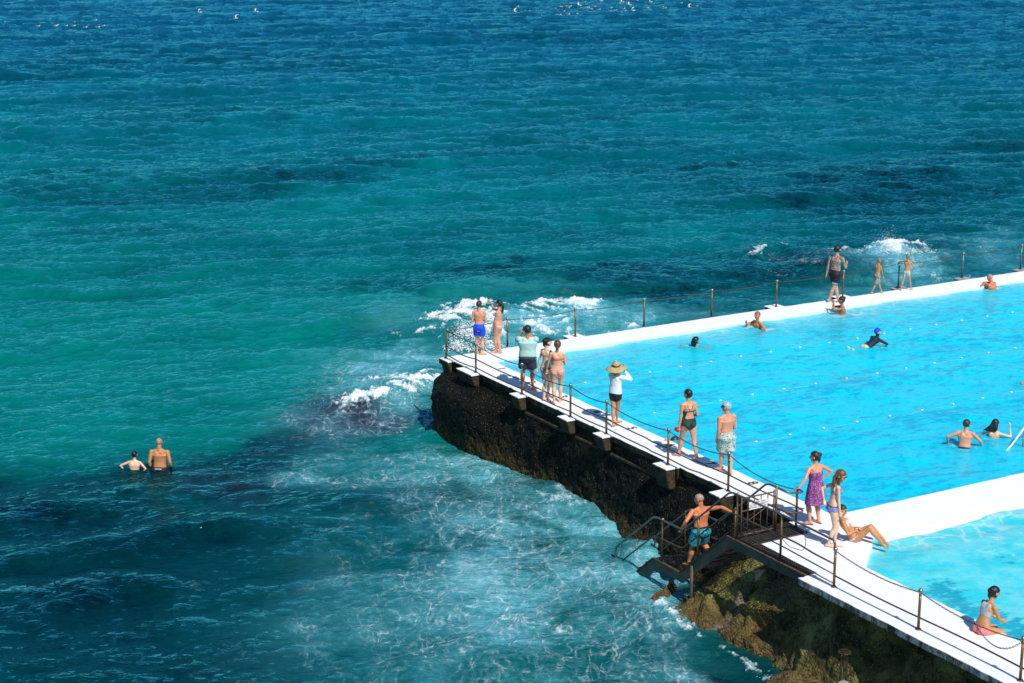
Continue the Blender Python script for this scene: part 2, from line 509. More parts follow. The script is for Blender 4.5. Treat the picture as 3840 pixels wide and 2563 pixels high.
    crest([(1010, 1015), (1100, 1065), (1200, 1105)], .05, .3, .25, .18)
    crest([(1380, 1290), (1400, 1330), (1450, 1400), (1560, 1470)], .05, .3, .35, .2)
    crest([(1510, 1370), (1560, 1425), (1620, 1465), (1690, 1500), (1760, 1540), (1830, 1580)], .06, .3, .95, .26)
    crest([(1440, 1380), (1500, 1430), (1580, 1490), (1650, 1545)], .04, .3, .6, .2)
    crest([(980, 1010), (1100, 1075), (1230, 1140), (1340, 1190), (1420, 1265)], .03, .2, .5, .16)
    for _ in range(70):      # small lips of foam scattered where the water is broken
        bx = random.uniform(650, 2349); by = random.uniform(560, 1560)
        L = random.uniform(15, 50)
        j = np.argmin((cx[::37] - bx) ** 2 + (cy[::37] - by) ** 2) * 37
        if milk[j] < .35: continue
        crest([(bx, by), (bx + L * .5, by - L * .08 + random.uniform(-3, 3)), (bx + L, by - L * .12)], .05, .12, random.uniform(.4, .8), random.uniform(.05, .14))
    # ---- waves
    calm = 1 - .25 * milk
    sw = wave_tile(512, 170., 7., 24., 2.3, R(110), 14, 11)
    w1 = wave_tile(1024, 61., 1.0, 5., 1.95, R(104), 4, 12)
    w2 = wave_tile(1024, 23.7, .22, 1.3, 1.9, R(75), 1.4, 13)
    w3 = wave_tile(1024, 29., .28, 2.0, 2.0, R(108), 1.5, 14)
    X = x.copy(); Y = y.copy(); Z = np.full(len(x), SEA, np.float64)
    fade = 1 - sstep(260, 900, rad)
    # less swell close to the walls
    sh = .30 + .70 * np.maximum(sstep(48, 75, rad), .6 * (1 - sstep(-6, 1, x)))
    for T, amp, rot, ch in ((sw, .125 * sh, 0, 1.0), (w1, .058 * (.75 + 1.35 * sstep(50, 150, rad)) * calm, 0.0, 1.05), (w2, .013 * (.75 + .85 * sstep(45, 120, rad)), 1.1, .9), (w3, .020 * (.70 + .9 * sstep(45, 120, rad)), -.6, .9)):
        c, s = math.cos(rot), math.sin(rot)
        u = x * c + y * s; v = -x * s + y * c
        h = samp(T[0], u, v, T[3]); dx = samp(T[1], u, v, T[3]); dy = samp(T[2], u, v, T[3])
        a = amp * fade
        Z += a * h
        X += a * ch * (dx * c - dy * s); Y += a * ch * (dx * s + dy * c)
    Z += H * fade
    Z += solid * .04 * (1 + .5 * n3)
    V = np.stack([X, Y, Z], 1)
    sea = grid_obj('sea', V, nx, ny, MAT['sea'], kind='structure')
    set_attr(sea.data, 'body', np.clip(body, 0, 1))
    set_attr(sea.data, 'fx', np.stack([lace, np.clip(solid, 0, 1.2), milk], 1))
    return sea

def mat_sea():
    m, nt, p = new_mat('sea_water')
    A = N(nt, 'ShaderNodeAttribute', attribute_name='body')
    F = N(nt, 'ShaderNodeAttribute', attribute_name='fx')
    sp = N(nt, 'ShaderNodeSeparateColor'); nt.links.new(F.outputs['Color'], sp.inputs[0])
    lace, solid, milk = sp.outputs[0], sp.outputs[1], sp.outputs[2]
    tc = N(nt, 'ShaderNodeTexCoord')
    mp = N(nt, 'ShaderNodeMapping'); nt.links.new(tc.outputs['Object'], mp.inputs[0]); mp.inputs['Scale'].default_value = (1, .62, 1)
    wn = noise_node(nt, .9, 4, .52, 0, mp.outputs[0])
    wv = N(nt, 'ShaderNodeVectorMath', operation='MULTIPLY_ADD')
    nt.links.new(wn.outputs['Color'], wv.inputs[0]); wv.inputs[1].default_value = (1.3, 1.3, 0); nt.links.new(mp.outputs[0], wv.inputs[2])
    def web(scale, width):
        v = N(nt, 'ShaderNodeTexVoronoi', feature='DISTANCE_TO_EDGE'); v.inputs['Scale'].default_value = scale
        nt.links.new(wv.outputs[0], v.inputs['Vector'])
        q = math_n(nt, 'DIVIDE', v.outputs['Distance'], width)
        return math_n(nt, 'SUBTRACT', 1.0, q, True)
    w1 = web(.8, .034); w2 = web(1.8, .060); w3 = web(4.0, .13)
    ns = noise_node(nt, .9, 4, .6, .3, mp.outputs[0])
    nf = noise_node(nt, 7, 6, .7, .3, mp.outputs[0])
    # lace needs less noise the more foam there is
    thr = math_n(nt, 'SUBTRACT', .88, math_n(nt, 'MULTIPLY', lace, .62))
    gate = math_n(nt, 'MULTIPLY', math_n(nt, 'SUBTRACT', math_n(nt, 'ADD', math_n(nt, 'MULTIPLY', ns.outputs[0], .75), math_n(nt, 'MULTIPLY', nf.outputs[0], .35)), math_n(nt, 'SUBTRACT', thr, .12)), 4.0, True)
    webs = math_n(nt, 'MAXIMUM', w1, math_n(nt, 'MAXIMUM', math_n(nt, 'MULTIPLY', w2, .9), math_n(nt, 'MULTIPLY', w3, .45)))
    brk = math_n(nt, 'ADD', .18, math_n(nt, 'MULTIPLY', math_n(nt, 'SUBTRACT', nf.outputs[0], .42), 5.0, True), True)
    fl = math_n(nt, 'MULTIPLY', math_n(nt, 'MULTIPLY', math_n(nt, 'MULTIPLY', webs, gate), brk), .66)
    # cloudy sheets of fine bubbles
    cl = math_n(nt, 'MULTIPLY', math_n(nt, 'SUBTRACT', math_n(nt, 'ADD', math_n(nt, 'MULTIPLY', nf.outputs[0], .8), math_n(nt, 'MULTIPLY', ns.outputs[0], .5)), math_n(nt, 'SUBTRACT', 1.12, math_n(nt, 'MULTIPLY', milk, .62))), 2.2, True)
    cl = math_n(nt, 'MULTIPLY', cl, .55)
    nf2 = noise_node(nt, 16, 5, .7, .2)
    so_ = math_n(nt, 'MULTIPLY', math_n(nt, 'SUBTRACT', math_n(nt, 'ADD', solid, math_n(nt, 'MULTIPLY', nf.outputs[0], .9)), math_n(nt, 'ADD', .80, math_n(nt, 'MULTIPLY', nf2.outputs[0], .45))), 1.5, True)
    foam = math_n(nt, 'MAXIMUM', math_n(nt, 'MAXIMUM', fl, cl), so_)
    # greener or bluer water in drifting patches
    pn = noise_node(nt, .22, 5, .6, .5, mp.outputs[0])
    pr = ramp(nt, pn.outputs[0], [(.3, (.80, .84, .86)), (.7, (1.16, 1.14, 1.12))])
    body = mixc(nt, 1.0, A.outputs['Color'], pr.outputs[0], 'MULTIPLY')
    colr = mixc(nt, foam, body, mixc(nt, foam, (.42, .66, .74), (.84, .89, .91)))
    nt.links.new(colr, p.inputs['Base Color'])
    rg = math_n(nt, 'ADD', .04, math_n(nt, 'MULTIPLY', foam, .7)); nt.links.new(rg, p.inputs['Roughness'])
    p.inputs['IOR'].default_value = 1.34
    mp2 = N(nt, 'ShaderNodeMapping'); nt.links.new(tc.outputs['Object'], mp2.inputs[0]); mp2.inputs['Scale'].default_value = (.6, 1.15, 1); mp2.inputs['Rotation'].default_value = (0, 0, .12)
    b0 = noise_node(nt, 1.1, 6, .6, .4, mp2.outputs[0])
    b1 = noise_node(nt, 3.0, 5, .62, .3, mp2.outputs[0]); b2 = noise_node(nt, 11, 3, .6, 0, mp2.outputs[0])
    hh = math_n(nt, 'ADD', math_n(nt, 'MULTIPLY', b1.outputs[0], .085), math_n(nt, 'MULTIPLY', b2.outputs[0], .020))
    hh = math_n(nt, 'ADD', hh, math_n(nt, 'MULTIPLY', b0.outputs[0], .16))
    hh = math_n(nt, 'ADD', hh, math_n(nt, 'MULTIPLY', foam, .03))
    bp = bump(nt, hh, 1.0, 1.15, p)
    p.inputs['Specular IOR Level'].default_value = 0.0
    gl = N(nt, 'ShaderNodeBsdfGlossy'); gl.inputs['Color'].default_value = (.20, .88, 1.0, 1)
    nt.links.new(rg, gl.inputs['Roughness']); nt.links.new(bp.outputs[0], gl.inputs['Normal'])
    fr = N(nt, 'ShaderNodeFresnel'); fr.inputs['IOR'].default_value = 1.34; nt.links.new(bp.outputs[0], fr.inputs['Normal'])
    fac = math_n(nt, 'MULTIPLY', fr.outputs[0], math_n(nt, 'SUBTRACT', 1.0, foam), True)
    mx = N(nt, 'ShaderNodeMixShader'); nt.links.new(fac, mx.inputs[0]); nt.links.new(p.outputs[0], mx.inputs[1]); nt.links.new(gl.outputs[0], mx.inputs[2])
    nt.links.new(mx.outputs[0], nt.nodes['Material Output'].inputs[0])
    return m

def mat_pool(name, tint, diff, fac, streak=None):
    m, nt, p = new_mat(name)
    out = nt.nodes['Material Output']
    A = N(nt, 'ShaderNodeAttribute', attribute_name='body')
    F = N(nt, 'ShaderNodeAttribute', attribute_name='fx')
    sp = N(nt, 'ShaderNodeSeparateColor'); nt.links.new(F.outputs['Color'], sp.inputs[0])
    tc = N(nt, 'ShaderNodeTexCoord')
    # uneven ripple lines, foam lace near the walls
    wn = noise_node(nt, 1.6, 4, .6)
    wv = N(nt, 'ShaderNodeVectorMath', operation='MULTIPLY_ADD')
    nt.links.new(wn.outputs['Color'], wv.inputs[0]); wv.inputs[1].default_value = (1.1, 1.1, 0); nt.links.new(tc.outputs['Object'], wv.inputs[2])
    v = N(nt, 'ShaderNodeTexVoronoi', feature='DISTANCE_TO_EDGE'); v.inputs['Scale'].default_value = 1.9
    nt.links.new(wv.outputs[0], v.inputs['Vector'])
    l = math_n(nt, 'SUBTRACT', 1.0, math_n(nt, 'DIVIDE', v.outputs['Distance'], .16), True)
    ns = noise_node(nt, 2.5, 5, .65)
    g = math_n(nt, 'MULTIPLY', math_n(nt, 'SUBTRACT', math_n(nt, 'ADD', ns.outputs[0], sp.outputs[0]), .80), 3, True)
    foam = math_n(nt, 'MULTIPLY', math_n(nt, 'MULTIPLY', l, g), .75)
    colr = mixc(nt, foam, A.outputs['Color'], (.72, .88, .9))
    nt.links.new(colr, p.inputs['Base Color'])
    p.inputs['Roughness'].default_value = .06; p.inputs['IOR'].default_value = 1.333; p.inputs['Specular Tint'].default_value = (.3, .85, 1, 1)
    b = noise_node(nt, 4, 5, .65); bump(nt, b.outputs[0], 1, .035, p)
    tr = N(nt, 'ShaderNodeBsdfTransparent'); tr.inputs[0].default_value = (*tint, 1)
    mx = N(nt, 'ShaderNodeMixShader'); mx.inputs[0].default_value = fac
    nt.links.new(tr.outputs[0], mx.inputs[1]); nt.links.new(p.outputs[0], mx.inputs[2]); nt.links.new(mx.outputs[0], out.inputs[0])
    return m

def build_pool_water(name, u0, u1, w0, w1, z, step, kind):
    us = np.arange(u0, u1 + 1e-6, step); ws = np.arange(w0, w1 + 1e-6, step)
    UU, WW = np.meshgrid(us, ws)
    u = UU.ravel(); w = WW.ravel()
    x = ORG[0] + NU[0] * u + DW[0] * w; y = ORG[1] + NU[1] * u + DW[1] * w
    T = wave_tile(512, 11.3, .25, 1.6, 2.2, R(100), .8, 31)
    T2 = wave_tile(512, 23., 1.0, 4., 2.2, R(60), .8, 32)
    h = samp(T[0], x, y, T[3]) * .0085 + samp(T2[0], x, y, T2[3]) * .012
    # refracted marks of the floor: thin wavering bands that run along the lanes
    na = tile(1024, 1.5, 41, 3); nb = tile(1024, 1.15, 42, 16)
    a = samp(na, w * .32, u, 13.) ; b = samp(nb, w * .38, u, 9.)
    c = samp(nb, w * .25 + 3, u * 1.0 + 5, 17.)
    if kind == 1:
        base = np.array([.000, .76, .96]); dk = np.array([.000, .36, .64])
        near = np.array([.000, .70, .95])
        body = np.repeat(base[None], len(u), 0)
        t = sstep(5, 14, u)[:, None]; body = body * (1 - t) + near[None] * t
        lane = np.exp(-(((u + .35 * a + .0) % 1.675 - .84) / .30) ** 2)
        st = sstep(.5, 1.3, b * 1.15 + .75 * lane - .15 + .55 * a)
        body = body * (1 - st[:, None] * .7) + dk[None] * (st[:, None] * .7)
        wash = np.exp(-(np.maximum(u, 0) / 1.3) ** 1.5) * (1 + .25 * a)
        wash = np.maximum(wash, .7 * np.exp(-((u - .6) / 2.6) ** 2 - ((w - 1.5) / 2.2) ** 2))
        wash = np.clip(wash, 0, 1)
        body = body * (1 - wash[:, None] * .62) + np.array([[.14, .66, .76]]) * wash[:, None] * .62
        foam = wash * .42 + .06 * sstep(.2, 1, c)
        corner = np.exp(-((u - 13.9) / .9) ** 2 - ((w - 8.6) / 1.1) ** 2)
        body = body * (1 - corner[:, None] * .6) + np.array([[.05, .62, .72]]) * corner[:, None] * .6
    else:
        base = np.array([.04, .74, .86]); lt = np.array([.18, .82, .88]); dk = np.array([.000, .34, .50])
        t = np.clip(.5 + .45 * samp(na, w, u, 7.), 0, 1)[:, None]
        body = base[None] * (1 - t) + lt[None] * t
        body = np.array(body)
        d1 = np.exp(-((w + 1.05 + .25 * a) / .42) ** 2) * sstep(18.6, 19.6, u) * .9
        d2 = np.exp(-(((u - 19.6) - (w - 1.0) * .75 + .35 * b) / .55) ** 2) * sstep(1.0, 1.8, w) * (1 - sstep(3.9, 4.6, w)) * .85
        d3 = np.exp(-((u - 17.9) / .25) ** 2 - ((w - 4.9) / .8) ** 2)
        q = np.clip(np.maximum(np.maximum(d1, d2), d3) * (1 + .5 * b), 0, 1)
        q = sstep(.32, .62, q)[:, None] * .85
        body = body * (1 - q) + dk[None] * q
        foam = .18 + .2 * sstep(0, 1, a) + .35 * np.exp(-((u - 17.0) / .6) ** 2)
    # broken water, rings and a darker water colour round each swimmer
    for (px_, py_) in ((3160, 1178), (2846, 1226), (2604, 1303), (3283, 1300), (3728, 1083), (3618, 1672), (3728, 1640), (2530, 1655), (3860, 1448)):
        c_ = G(px_, py_, PW); r_ = np.hypot(x - c_.x, y - c_.y)
        foam = foam + .38 * np.exp(-((r_ - .30 - .12 * a) / .16) ** 2) * (kind == 1)
        h = h + .014 * np.cos(r_ * 19) * np.exp(-r_ / .55) * (kind == 1)
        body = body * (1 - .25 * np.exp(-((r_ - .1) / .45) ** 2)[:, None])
    V = np.stack([x, y, z + h], 1)
    o = grid_obj(name, V, len(us), len(ws), MAT[name], kind='structure')
    set_attr(o.data, 'body', np.clip(body, 0, 1))
    set_attr(o.data, 'fx', np.stack([foam, foam * 0, foam * 0], 1))
    return o

MAT = {}
MAT['sea'] = mat_sea()
MAT['pool_water'] = mat_pool('pool_water', (.05, .90, 1.0), None, .82)
MAT['shallow_pool_water'] = mat_pool('shallow_pool_water', (.4, .92, .95), None, .70)
build_sea()
build_pool_water('pool_water', 0.0, 15.3, 0.0, 36.0, PW, .045, 1)
build_pool_water('shallow_pool_water', 16.6, 30.0, -1.52, 22.0, PW - .02, .045, 2)

# ================================================================== CONCRETE
def mat_paint(dark=False):
    m, nt, p = new_mat('white_paint')
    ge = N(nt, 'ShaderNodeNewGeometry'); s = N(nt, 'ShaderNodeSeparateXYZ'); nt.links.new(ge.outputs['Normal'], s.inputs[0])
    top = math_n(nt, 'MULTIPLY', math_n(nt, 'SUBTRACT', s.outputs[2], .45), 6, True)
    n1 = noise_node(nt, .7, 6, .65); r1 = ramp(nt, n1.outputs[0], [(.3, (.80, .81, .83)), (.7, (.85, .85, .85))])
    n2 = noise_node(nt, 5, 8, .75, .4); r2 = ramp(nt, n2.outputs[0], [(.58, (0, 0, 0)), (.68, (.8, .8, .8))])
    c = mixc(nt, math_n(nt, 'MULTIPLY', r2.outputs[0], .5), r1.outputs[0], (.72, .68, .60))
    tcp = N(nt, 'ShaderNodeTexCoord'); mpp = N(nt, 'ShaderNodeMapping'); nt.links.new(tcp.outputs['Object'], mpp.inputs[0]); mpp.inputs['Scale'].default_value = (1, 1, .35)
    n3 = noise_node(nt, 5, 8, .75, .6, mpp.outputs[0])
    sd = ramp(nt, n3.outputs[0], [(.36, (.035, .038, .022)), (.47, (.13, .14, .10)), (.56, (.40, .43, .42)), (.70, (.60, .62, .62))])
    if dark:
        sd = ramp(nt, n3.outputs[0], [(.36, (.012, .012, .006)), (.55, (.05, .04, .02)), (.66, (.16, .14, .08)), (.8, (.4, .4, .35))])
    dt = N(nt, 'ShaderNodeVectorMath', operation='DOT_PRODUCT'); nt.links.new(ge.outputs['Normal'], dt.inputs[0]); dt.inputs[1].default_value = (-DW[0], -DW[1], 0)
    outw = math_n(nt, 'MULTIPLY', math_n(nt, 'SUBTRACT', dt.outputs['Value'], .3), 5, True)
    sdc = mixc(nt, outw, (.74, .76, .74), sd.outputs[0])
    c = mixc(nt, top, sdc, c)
    nt.links.new(c, p.inputs['Base Color']); p.inputs['Roughness'].default_value = .75
    p.inputs['Specular IOR Level'].default_value = .25
    b = noise_node(nt, 14, 5, .7); bump(nt, b.outputs[0], 1, .006, p)
    return m
def mat_rock(name, mussel=True):
    m, nt, p = new_mat(name)
    g = N(nt, 'ShaderNodeTexCoord')
    n1 = noise_node(nt, 1.1, 6, .6, .3)
    n2 = noise_node(nt, 3.4, 6, .7, .6)
    if mussel:
        a = ramp(nt, n1.outputs[0], [(.38, (.002, .002, .001)), (.56, (.006, .005, .002)), (.66, (.020, .015, .004)), (.8, (.055, .040, .010))])
    else:
        a = ramp(nt, n1.outputs[0], [(.30, (.02, .016, .006)), (.42, (.095, .075, .020)), (.54, (.20, .17, .046)), (.66, (.30, .28, .10)), (.8, (.36, .30, .13))])
    dk = ramp(nt, n2.outputs[0], [(.36, (.08, .08, .07)), (.54, (1, 1, .95))])
    c = mixc(nt, .85, a.outputs[0], dk.outputs[0], 'MULTIPLY')
    v = N(nt, 'ShaderNodeTexVoronoi'); v.inputs['Scale'].default_value = 19; nt.links.new(g.outputs['Object'], v.inputs['Vector'])
    hs = N(nt, 'ShaderNodeSeparateColor'); nt.links.new(v.outputs['Color'], hs.inputs[0])
    sp = math_n(nt, 'MULTIPLY', math_n(nt, 'GREATER_THAN', hs.outputs[0], .76 if mussel else .70), math_n(nt, 'LESS_THAN', v.outputs['Distance'], .30))
    c = mixc(nt, math_n(nt, 'MULTIPLY', sp, .75), c, (.20, .17, .09) if mussel else (.34, .31, .17))
    # green weed low down, rust and pale streaks
    n4 = noise_node(nt, 1.9, 4, .6, .8); gr = ramp(nt, n4.outputs[0], [(.60, (0, 0, 0)), (.70, (1, 1, 1))])
    c = mixc(nt, math_n(nt, 'MULTIPLY', gr.outputs[0], .35 if mussel else .4), c, (.05, .075, .012))
    s = N(nt, 'ShaderNodeSeparateXYZ'); nt.links.new(g.outputs['Object'], s.inputs[0])
    low = math_n(nt, 'MULTIPLY', math_n(nt, 'SUBTRACT', SEA + .55, s.outputs[2]), 2.2, True)
    n5 = noise_node(nt, 11, 4, .7); lw = ramp(nt, n5.outputs[0], [(.35, (.02, .012, .008)), (.6, (.17, .11, .045))])
    c = mixc(nt, math_n(nt, 'MULTIPLY', low, .8), c, lw.outputs[0])
    if mussel: c = mixc(nt, 1.0, c, (.68, .70, .46), 'MULTIPLY')
    nt.links.new(c, p.inputs['Base Color']); p.inputs['Roughness'].default_value = .62; p.inputs['Specular IOR Level'].default_value = .2
    b1 = noise_node(nt, 9, 6, .75)
    h = math_n(nt, 'ADD', math_n(nt, 'MULTIPLY', b1.outputs[0], .07), math_n(nt, 'MULTIPLY', v.outputs['Distance'], -.05))
    bump(nt, h, 1, 1.0, p)
    return m
MAT['paint'] = mat_paint(); MAT['deckpaint'] = mat_paint(True)
MAT['rockwall'] = mat_rock('mussel_crust')
MAT['rock'] = mat_rock('weedy_rock', False)
MAT['basin'] = simple('pool_basin_paint', (.25, .82, .90), .6, var=.05, scale=1)
MAT['concrete'] = simple('mossy_concrete', (.038, .027, .010), .9, var=.9, scale=5, bmp=.03, bscale=12)
MAT['greyconc'] = simple('grey_concrete', (.30, .30, .29), .9, var=.4, scale=7, bmp=.02, bscale=20)
MAT['brass'] = simple('weathered_brass', (.20, .12, .045), .42, .75, var=.35, scale=9)
MAT['steel'] = simple('dull_steel', (.36, .36, .33), .35, .85, var=.25, scale=12)
MAT['pipe'] = simple('brown_pipe', (.15, .10, .06), .45, .6, var=.35, scale=7)
MAT['galv'] = simple('galvanised_pipe', (.17, .18, .16), .42, .7, var=.35, scale=9)
MAT['beam'] = simple('weathered_steel_plate', (.085, .072, .048), .75, .0, var=.45, scale=3, bmp=.004, bscale=18)
MAT['rust'] = simple('rusty_steel', (.13, .075, .05), .7, .3, var=.5, scale=12)
MAT['grate'] = simple('steel_grating', (.11, .085, .07), .55, .5, var=.4, scale=15)
MAT['chain'] = simple('chain_metal', (.10, .10, .09), .5, .7, var=.4, scale=30)
MAT['black'] = simple('black_paint', (.02, .02, .025), .6, var=.3)

def poly_prism(name, uv, z0, z1, mat, bevel=0, step=.22, jit=.006, **k):
    """flat slab with the outline uv; its edge wavers a little like hand-laid concrete"""
    pts = []
    n = len(uv)
    for i in range(n):
        a = np.array(uv[i]); b = np.array(uv[(i + 1) % n]); L = np.hypot(*(b - a)); m = max(1, int(L / step))
        d = (b - a) / L; nn = np.array([-d[1], d[0]])
        for j in range(m):
            p = a + (b - a) * j / m
            if j: p = p + nn * random.uniform(-jit, jit) * 2
            pts.append(p)
    bm = bmesh.new()
    vs = [bm.verts.new(W(p[0], p[1], z0)) for p in pts]
    f = bm.faces.new(vs)
    bm.normal_update()
    if f.normal.z < 0: f.normal_flip()
    r = bmesh.ops.extrude_face_region(bm, geom=[f])
    for v in r['geom']:
        if isinstance(v, bmesh.types.BMVert): v.co.z = z1
    bmesh.ops.recalc_face_normals(bm, faces=bm.faces[:])
    me = bpy.data.meshes.new(name); bm.to_mesh(me); bm.free()
    me.materials.append(mat)
    o = bpy.data.objects.new(name, me); COL.objects.link(o)
    if bevel:
        b = o.modifiers.new('bevel', 'BEVEL'); b.width = bevel; b.segments = 3; b.limit_method = 'ANGLE'; b.angle_limit = R(50)
    return tag(o, **k)
deck_uv = [(-1.03, -1.22), (-1.03, 40), (0, 40), (0, 0), (15.28, 0), (15.28, 40), (16.62, 40), (16.62, -.02), (16.74, -.14), (18.02, -1.48), (30, -1.5),
           (30, -2.9), (17.76, -2.9), (17.76, -2.56), (15.87, -2.56), (15.87, -1.25), (15.12, -1.2), (15.1, -1.02), (-.55, -1.02), (-.72, -1.18)]
poly_prism('deck', deck_uv, -.17, 0, MAT['deckpaint'], bevel=.02, kind='structure')
# thicker overhanging walkway slab towards the viewer
poly_prism('walkway_slab', [(17.76, -3.06), (17.82, -2.86), (17.80, -2.2), (30, -2.2), (30, -3.07)], -.15, .004, MAT['paint'], bevel=.02, jit=.008, kind='structure')
mb = MB()
# pool basins: walls and floors
def basin(u0, u1, w0, w1, zt, zb):
    mb.add([W(u0, w0, zb), W(u1, w0, zb), W(u1, w1, zb), W(u0, w1, zb)], [(0, 1, 2, 3)])
    for a, b in (((u0, w0), (u1, w0)), ((u1, w0), (u1, w1)), ((u1, w1), (u0, w1)), ((u0, w1), (u0, w0))):
        mb.add([W(*a, zb), W(*b, zb), W(*b, zt), W(*a, zt)], [(0, 1, 2, 3)])
basin(-.02, 15.3, -.02, 39.9, -.15, -1.35)
basin(16.55, 29.9, -1.55, 39.9, -.2, -1.1)
mb.build('pool_basin', MAT['basin'], smooth=False, kind='structure')
# sloping cream flank of the dividing wall
MAT['cream'] = simple('cream_plaster', (.76, .74, .63), .8, var=.10, scale=3, bmp=.01, bscale=14)
nw = 150; prof = [(16.60, -.012), (16.70, -.03), (16.80, -.07), (16.90, -.13), (16.96, -.2), (17.0, -.3)]
V = []
for i in range(nw):
    w = .02 + i * .16
    for j, (u, z) in enumerate(prof):
        V.append(W(u + .05 * math.sin(w * 1.3) * (j / 5) + .03 * math.sin(w * 3.7 + j) * (j / 5), w, z))
grid_obj('dividing_wall_flank', np.array(V), len(prof), nw, MAT['cream'], kind='structure')

# ================================================================== SEA WALL
def sea_wall():
    # plan of the outer face at the top and at the water, going round the far corner
    L = [(-1.0, 40.0), (-1.0, 20.0), (-1.0, 8.0), (-1.0, 2.0), (-1.0, .5), (-1.0, -.4), (-.99, -.85), (-.72, -1.05), (-.3, -1.01), (.6, -1.01), (4, -1.01), (8, -1.01), (12, -1.01), (14.6, -1.01), (17.2, -1.25)]
    B = [(-1.35, 40.0), (-1.35, 20.0), (-1.35, 8.0), (-1.35, 2.0), (-1.36, .4), (-1.44, -.5), (-1.36, -1.1), (-.95, -1.45), (-.2, -1.62), (1.5, -1.75), (4.4, -1.35), (7.5, -1.22), (10.0, -1.75), (13.0, -2.1), (17.2, -2.3)]
    L = np.array(L); B = np.array(B)
    t = np.concatenate([[0], np.cumsum(np.hypot(*np.diff(L, axis=0).T))])
    s = np.concatenate([np.arange(0, t[3], .35), np.arange(t[3], t[-1], .035)])
    top = np.stack([np.interp(s, t, L[:, i]) for i in (0, 1)], 1); bot = np.stack([np.interp(s, t, B[:, i]) for i in (0, 1)], 1)
    zs = np.concatenate([np.linspace(-.03, -.1, 3), np.linspace(-.13, -2.9, 92)])
    nx, ny = len(s), len(zs)
    V = np.zeros((ny, nx, 3))
    for j, z in enumerate(zs):
        k = np.clip((-.1 - z) / 2.0, 0, 1.4)
        # nearly plumb under the slab, belly half way, toe at the water
        cwt = (1 - sstep(.5, 3.0, top[:, 0])) * (top[:, 1] < 3)
        f = (k ** 1.25 * (1 - cwt) + (.8 * sstep(-.22, -.85, -abs(z)) if False else .82 * float(sstep(.22, .8, -z)) + .18 * k) * cwt)[:, None]
        rec = .10 * sstep(-.10, -.16, z)
        p = top * (1 - f) + bot * f
        V[j, :, 0] = p[:, 0]; V[j, :, 1] = p[:, 1]; V[j, :, 2] = z
    P = V.reshape(-1, 3)
    c = np.stack([ORG[0] + NU[0] * P[:, 0] + DW[0] * P[:, 1], ORG[1] + NU[1] * P[:, 0] + DW[1] * P[:, 1], P[:, 2]], 1)
    # outward direction
    tg = np.gradient(top, axis=0); tg /= np.hypot(*tg.T)[:, None] + 1e-9
    nrm = np.stack([tg[:, 1], -tg[:, 0]], 1)       # (u,w)
    nw_ = np.stack([NU[0] * nrm[:, 0] + DW[0] * nrm[:, 1], NU[1] * nrm[:, 0] + DW[1] * nrm[:, 1]], 1)
    nn = np.tile(nw_, (ny, 1))
    sgn = -1 if (nrm[-5, 1] > 0) else 1
    d = .10 * fbm(c * .9, 3, 5) + .07 * fbm(c * 3.2, 3, 8) + .05 * fbm(c * 11, 2, 9)
    z = c[:, 2]
    amp = sstep(-.30, -.62, z) * .8 + .2
    d = d * amp + .16 * np.exp(-((z + 1.0) / .6) ** 2) * .5
    d -= .02 * sstep(-.06, -.10, z) * (1 - sstep(-.34, -.5, z))      # shadow gap under the slab
    d = np.where(z > -.06, -.03, d)
    c[:, 0] += nn[:, 0] * d * sgn; c[:, 1] += nn[:, 1] * d * sgn
    return grid_obj('sea_wall', c, nx, ny, MAT['rockwall'], label='dark mussel-crusted concrete sea wall holding the white pool deck above the waves', cat='sea wall')
wall = sea_wall()
# timber-like ledge beams just under the deck
lg = MB()
for (u0, u1) in ((3.75, 5.75), (6.3, 7.4), (7.95, 10.1), (10.9, 12.55), (13.1, 15.0)):
    lg.uwbox(u0, u1, -1.12, -.9, -.50, -.43)
lg.build('ledge', MAT['concrete'], parent=wall, smooth=False, bevel=.015)

# corbels carrying the posts
def corbel(u0, u1, w0, w1, zb, label, mat=None, z1=-.0, white=True, group='concrete corbels under the railing posts'):
    t = empty('corbel', W((u0 + u1) / 2, (w0 + w1) / 2, zb), label=label, cat='corbel', group=group)
    inv = Matrix.Translation(-t.location)
    b = MB(); b.uwbox(u0, u1, w0, w1, zb, z1 - .05)
    # taper the foot
    for i in (0, 1): b.v[i] = tuple(Vector(b.v[i]) + Vector((DW[0] * .12, DW[1] * .12, 0)))
    b.v = [inv @ Vector(p) for p in b.v]
    o = b.build('block', mat or MAT['concrete'], parent=t, smooth=False); m = o.modifiers.new('bevel', 'BEVEL'); m.width = .06; m.segments = 3
    c = MB(); c.uwbox(u0 - .015, u1 + .015, w0 - .015, w1, z1 - .045, z1 + (.005 if white else 0)); c.v = [inv @ Vector(p) for p in c.v]
    c.build('cap', MAT['paint'] if white else MAT['greyconc'], parent=t, smooth=False, bevel=.02)
    return t
CW = ['first corbel from the far corner of the deck, wide with a mossy side', 'corbel below the man in the mint shirt', 'corbel just past the woman in coral shorts, streaked brown', 'corbel below the post beside the woman in the straw hat', 'big rounded corbel below the walking woman in the dark swimsuit', 'corbel right behind the top of the steel stairs']
for (u0, u1, wo, zb), lb in zip([(.24, 1.12, -1.32, -.38), (3.27, 3.72, -1.32, -.42), (5.76, 6.22, -1.32, -.42), (7.47, 7.90, -1.32, -.42), (10.26, 10.80, -1.40, -.56), (12.64, 13.03, -1.48, -.45)], CW):
    corbel(u0, u1, wo, -.96, zb, lb)
corbel(-1.0, -.5, -1.2, -.8, -.5, 'mossy square block under the outer far corner of the deck')
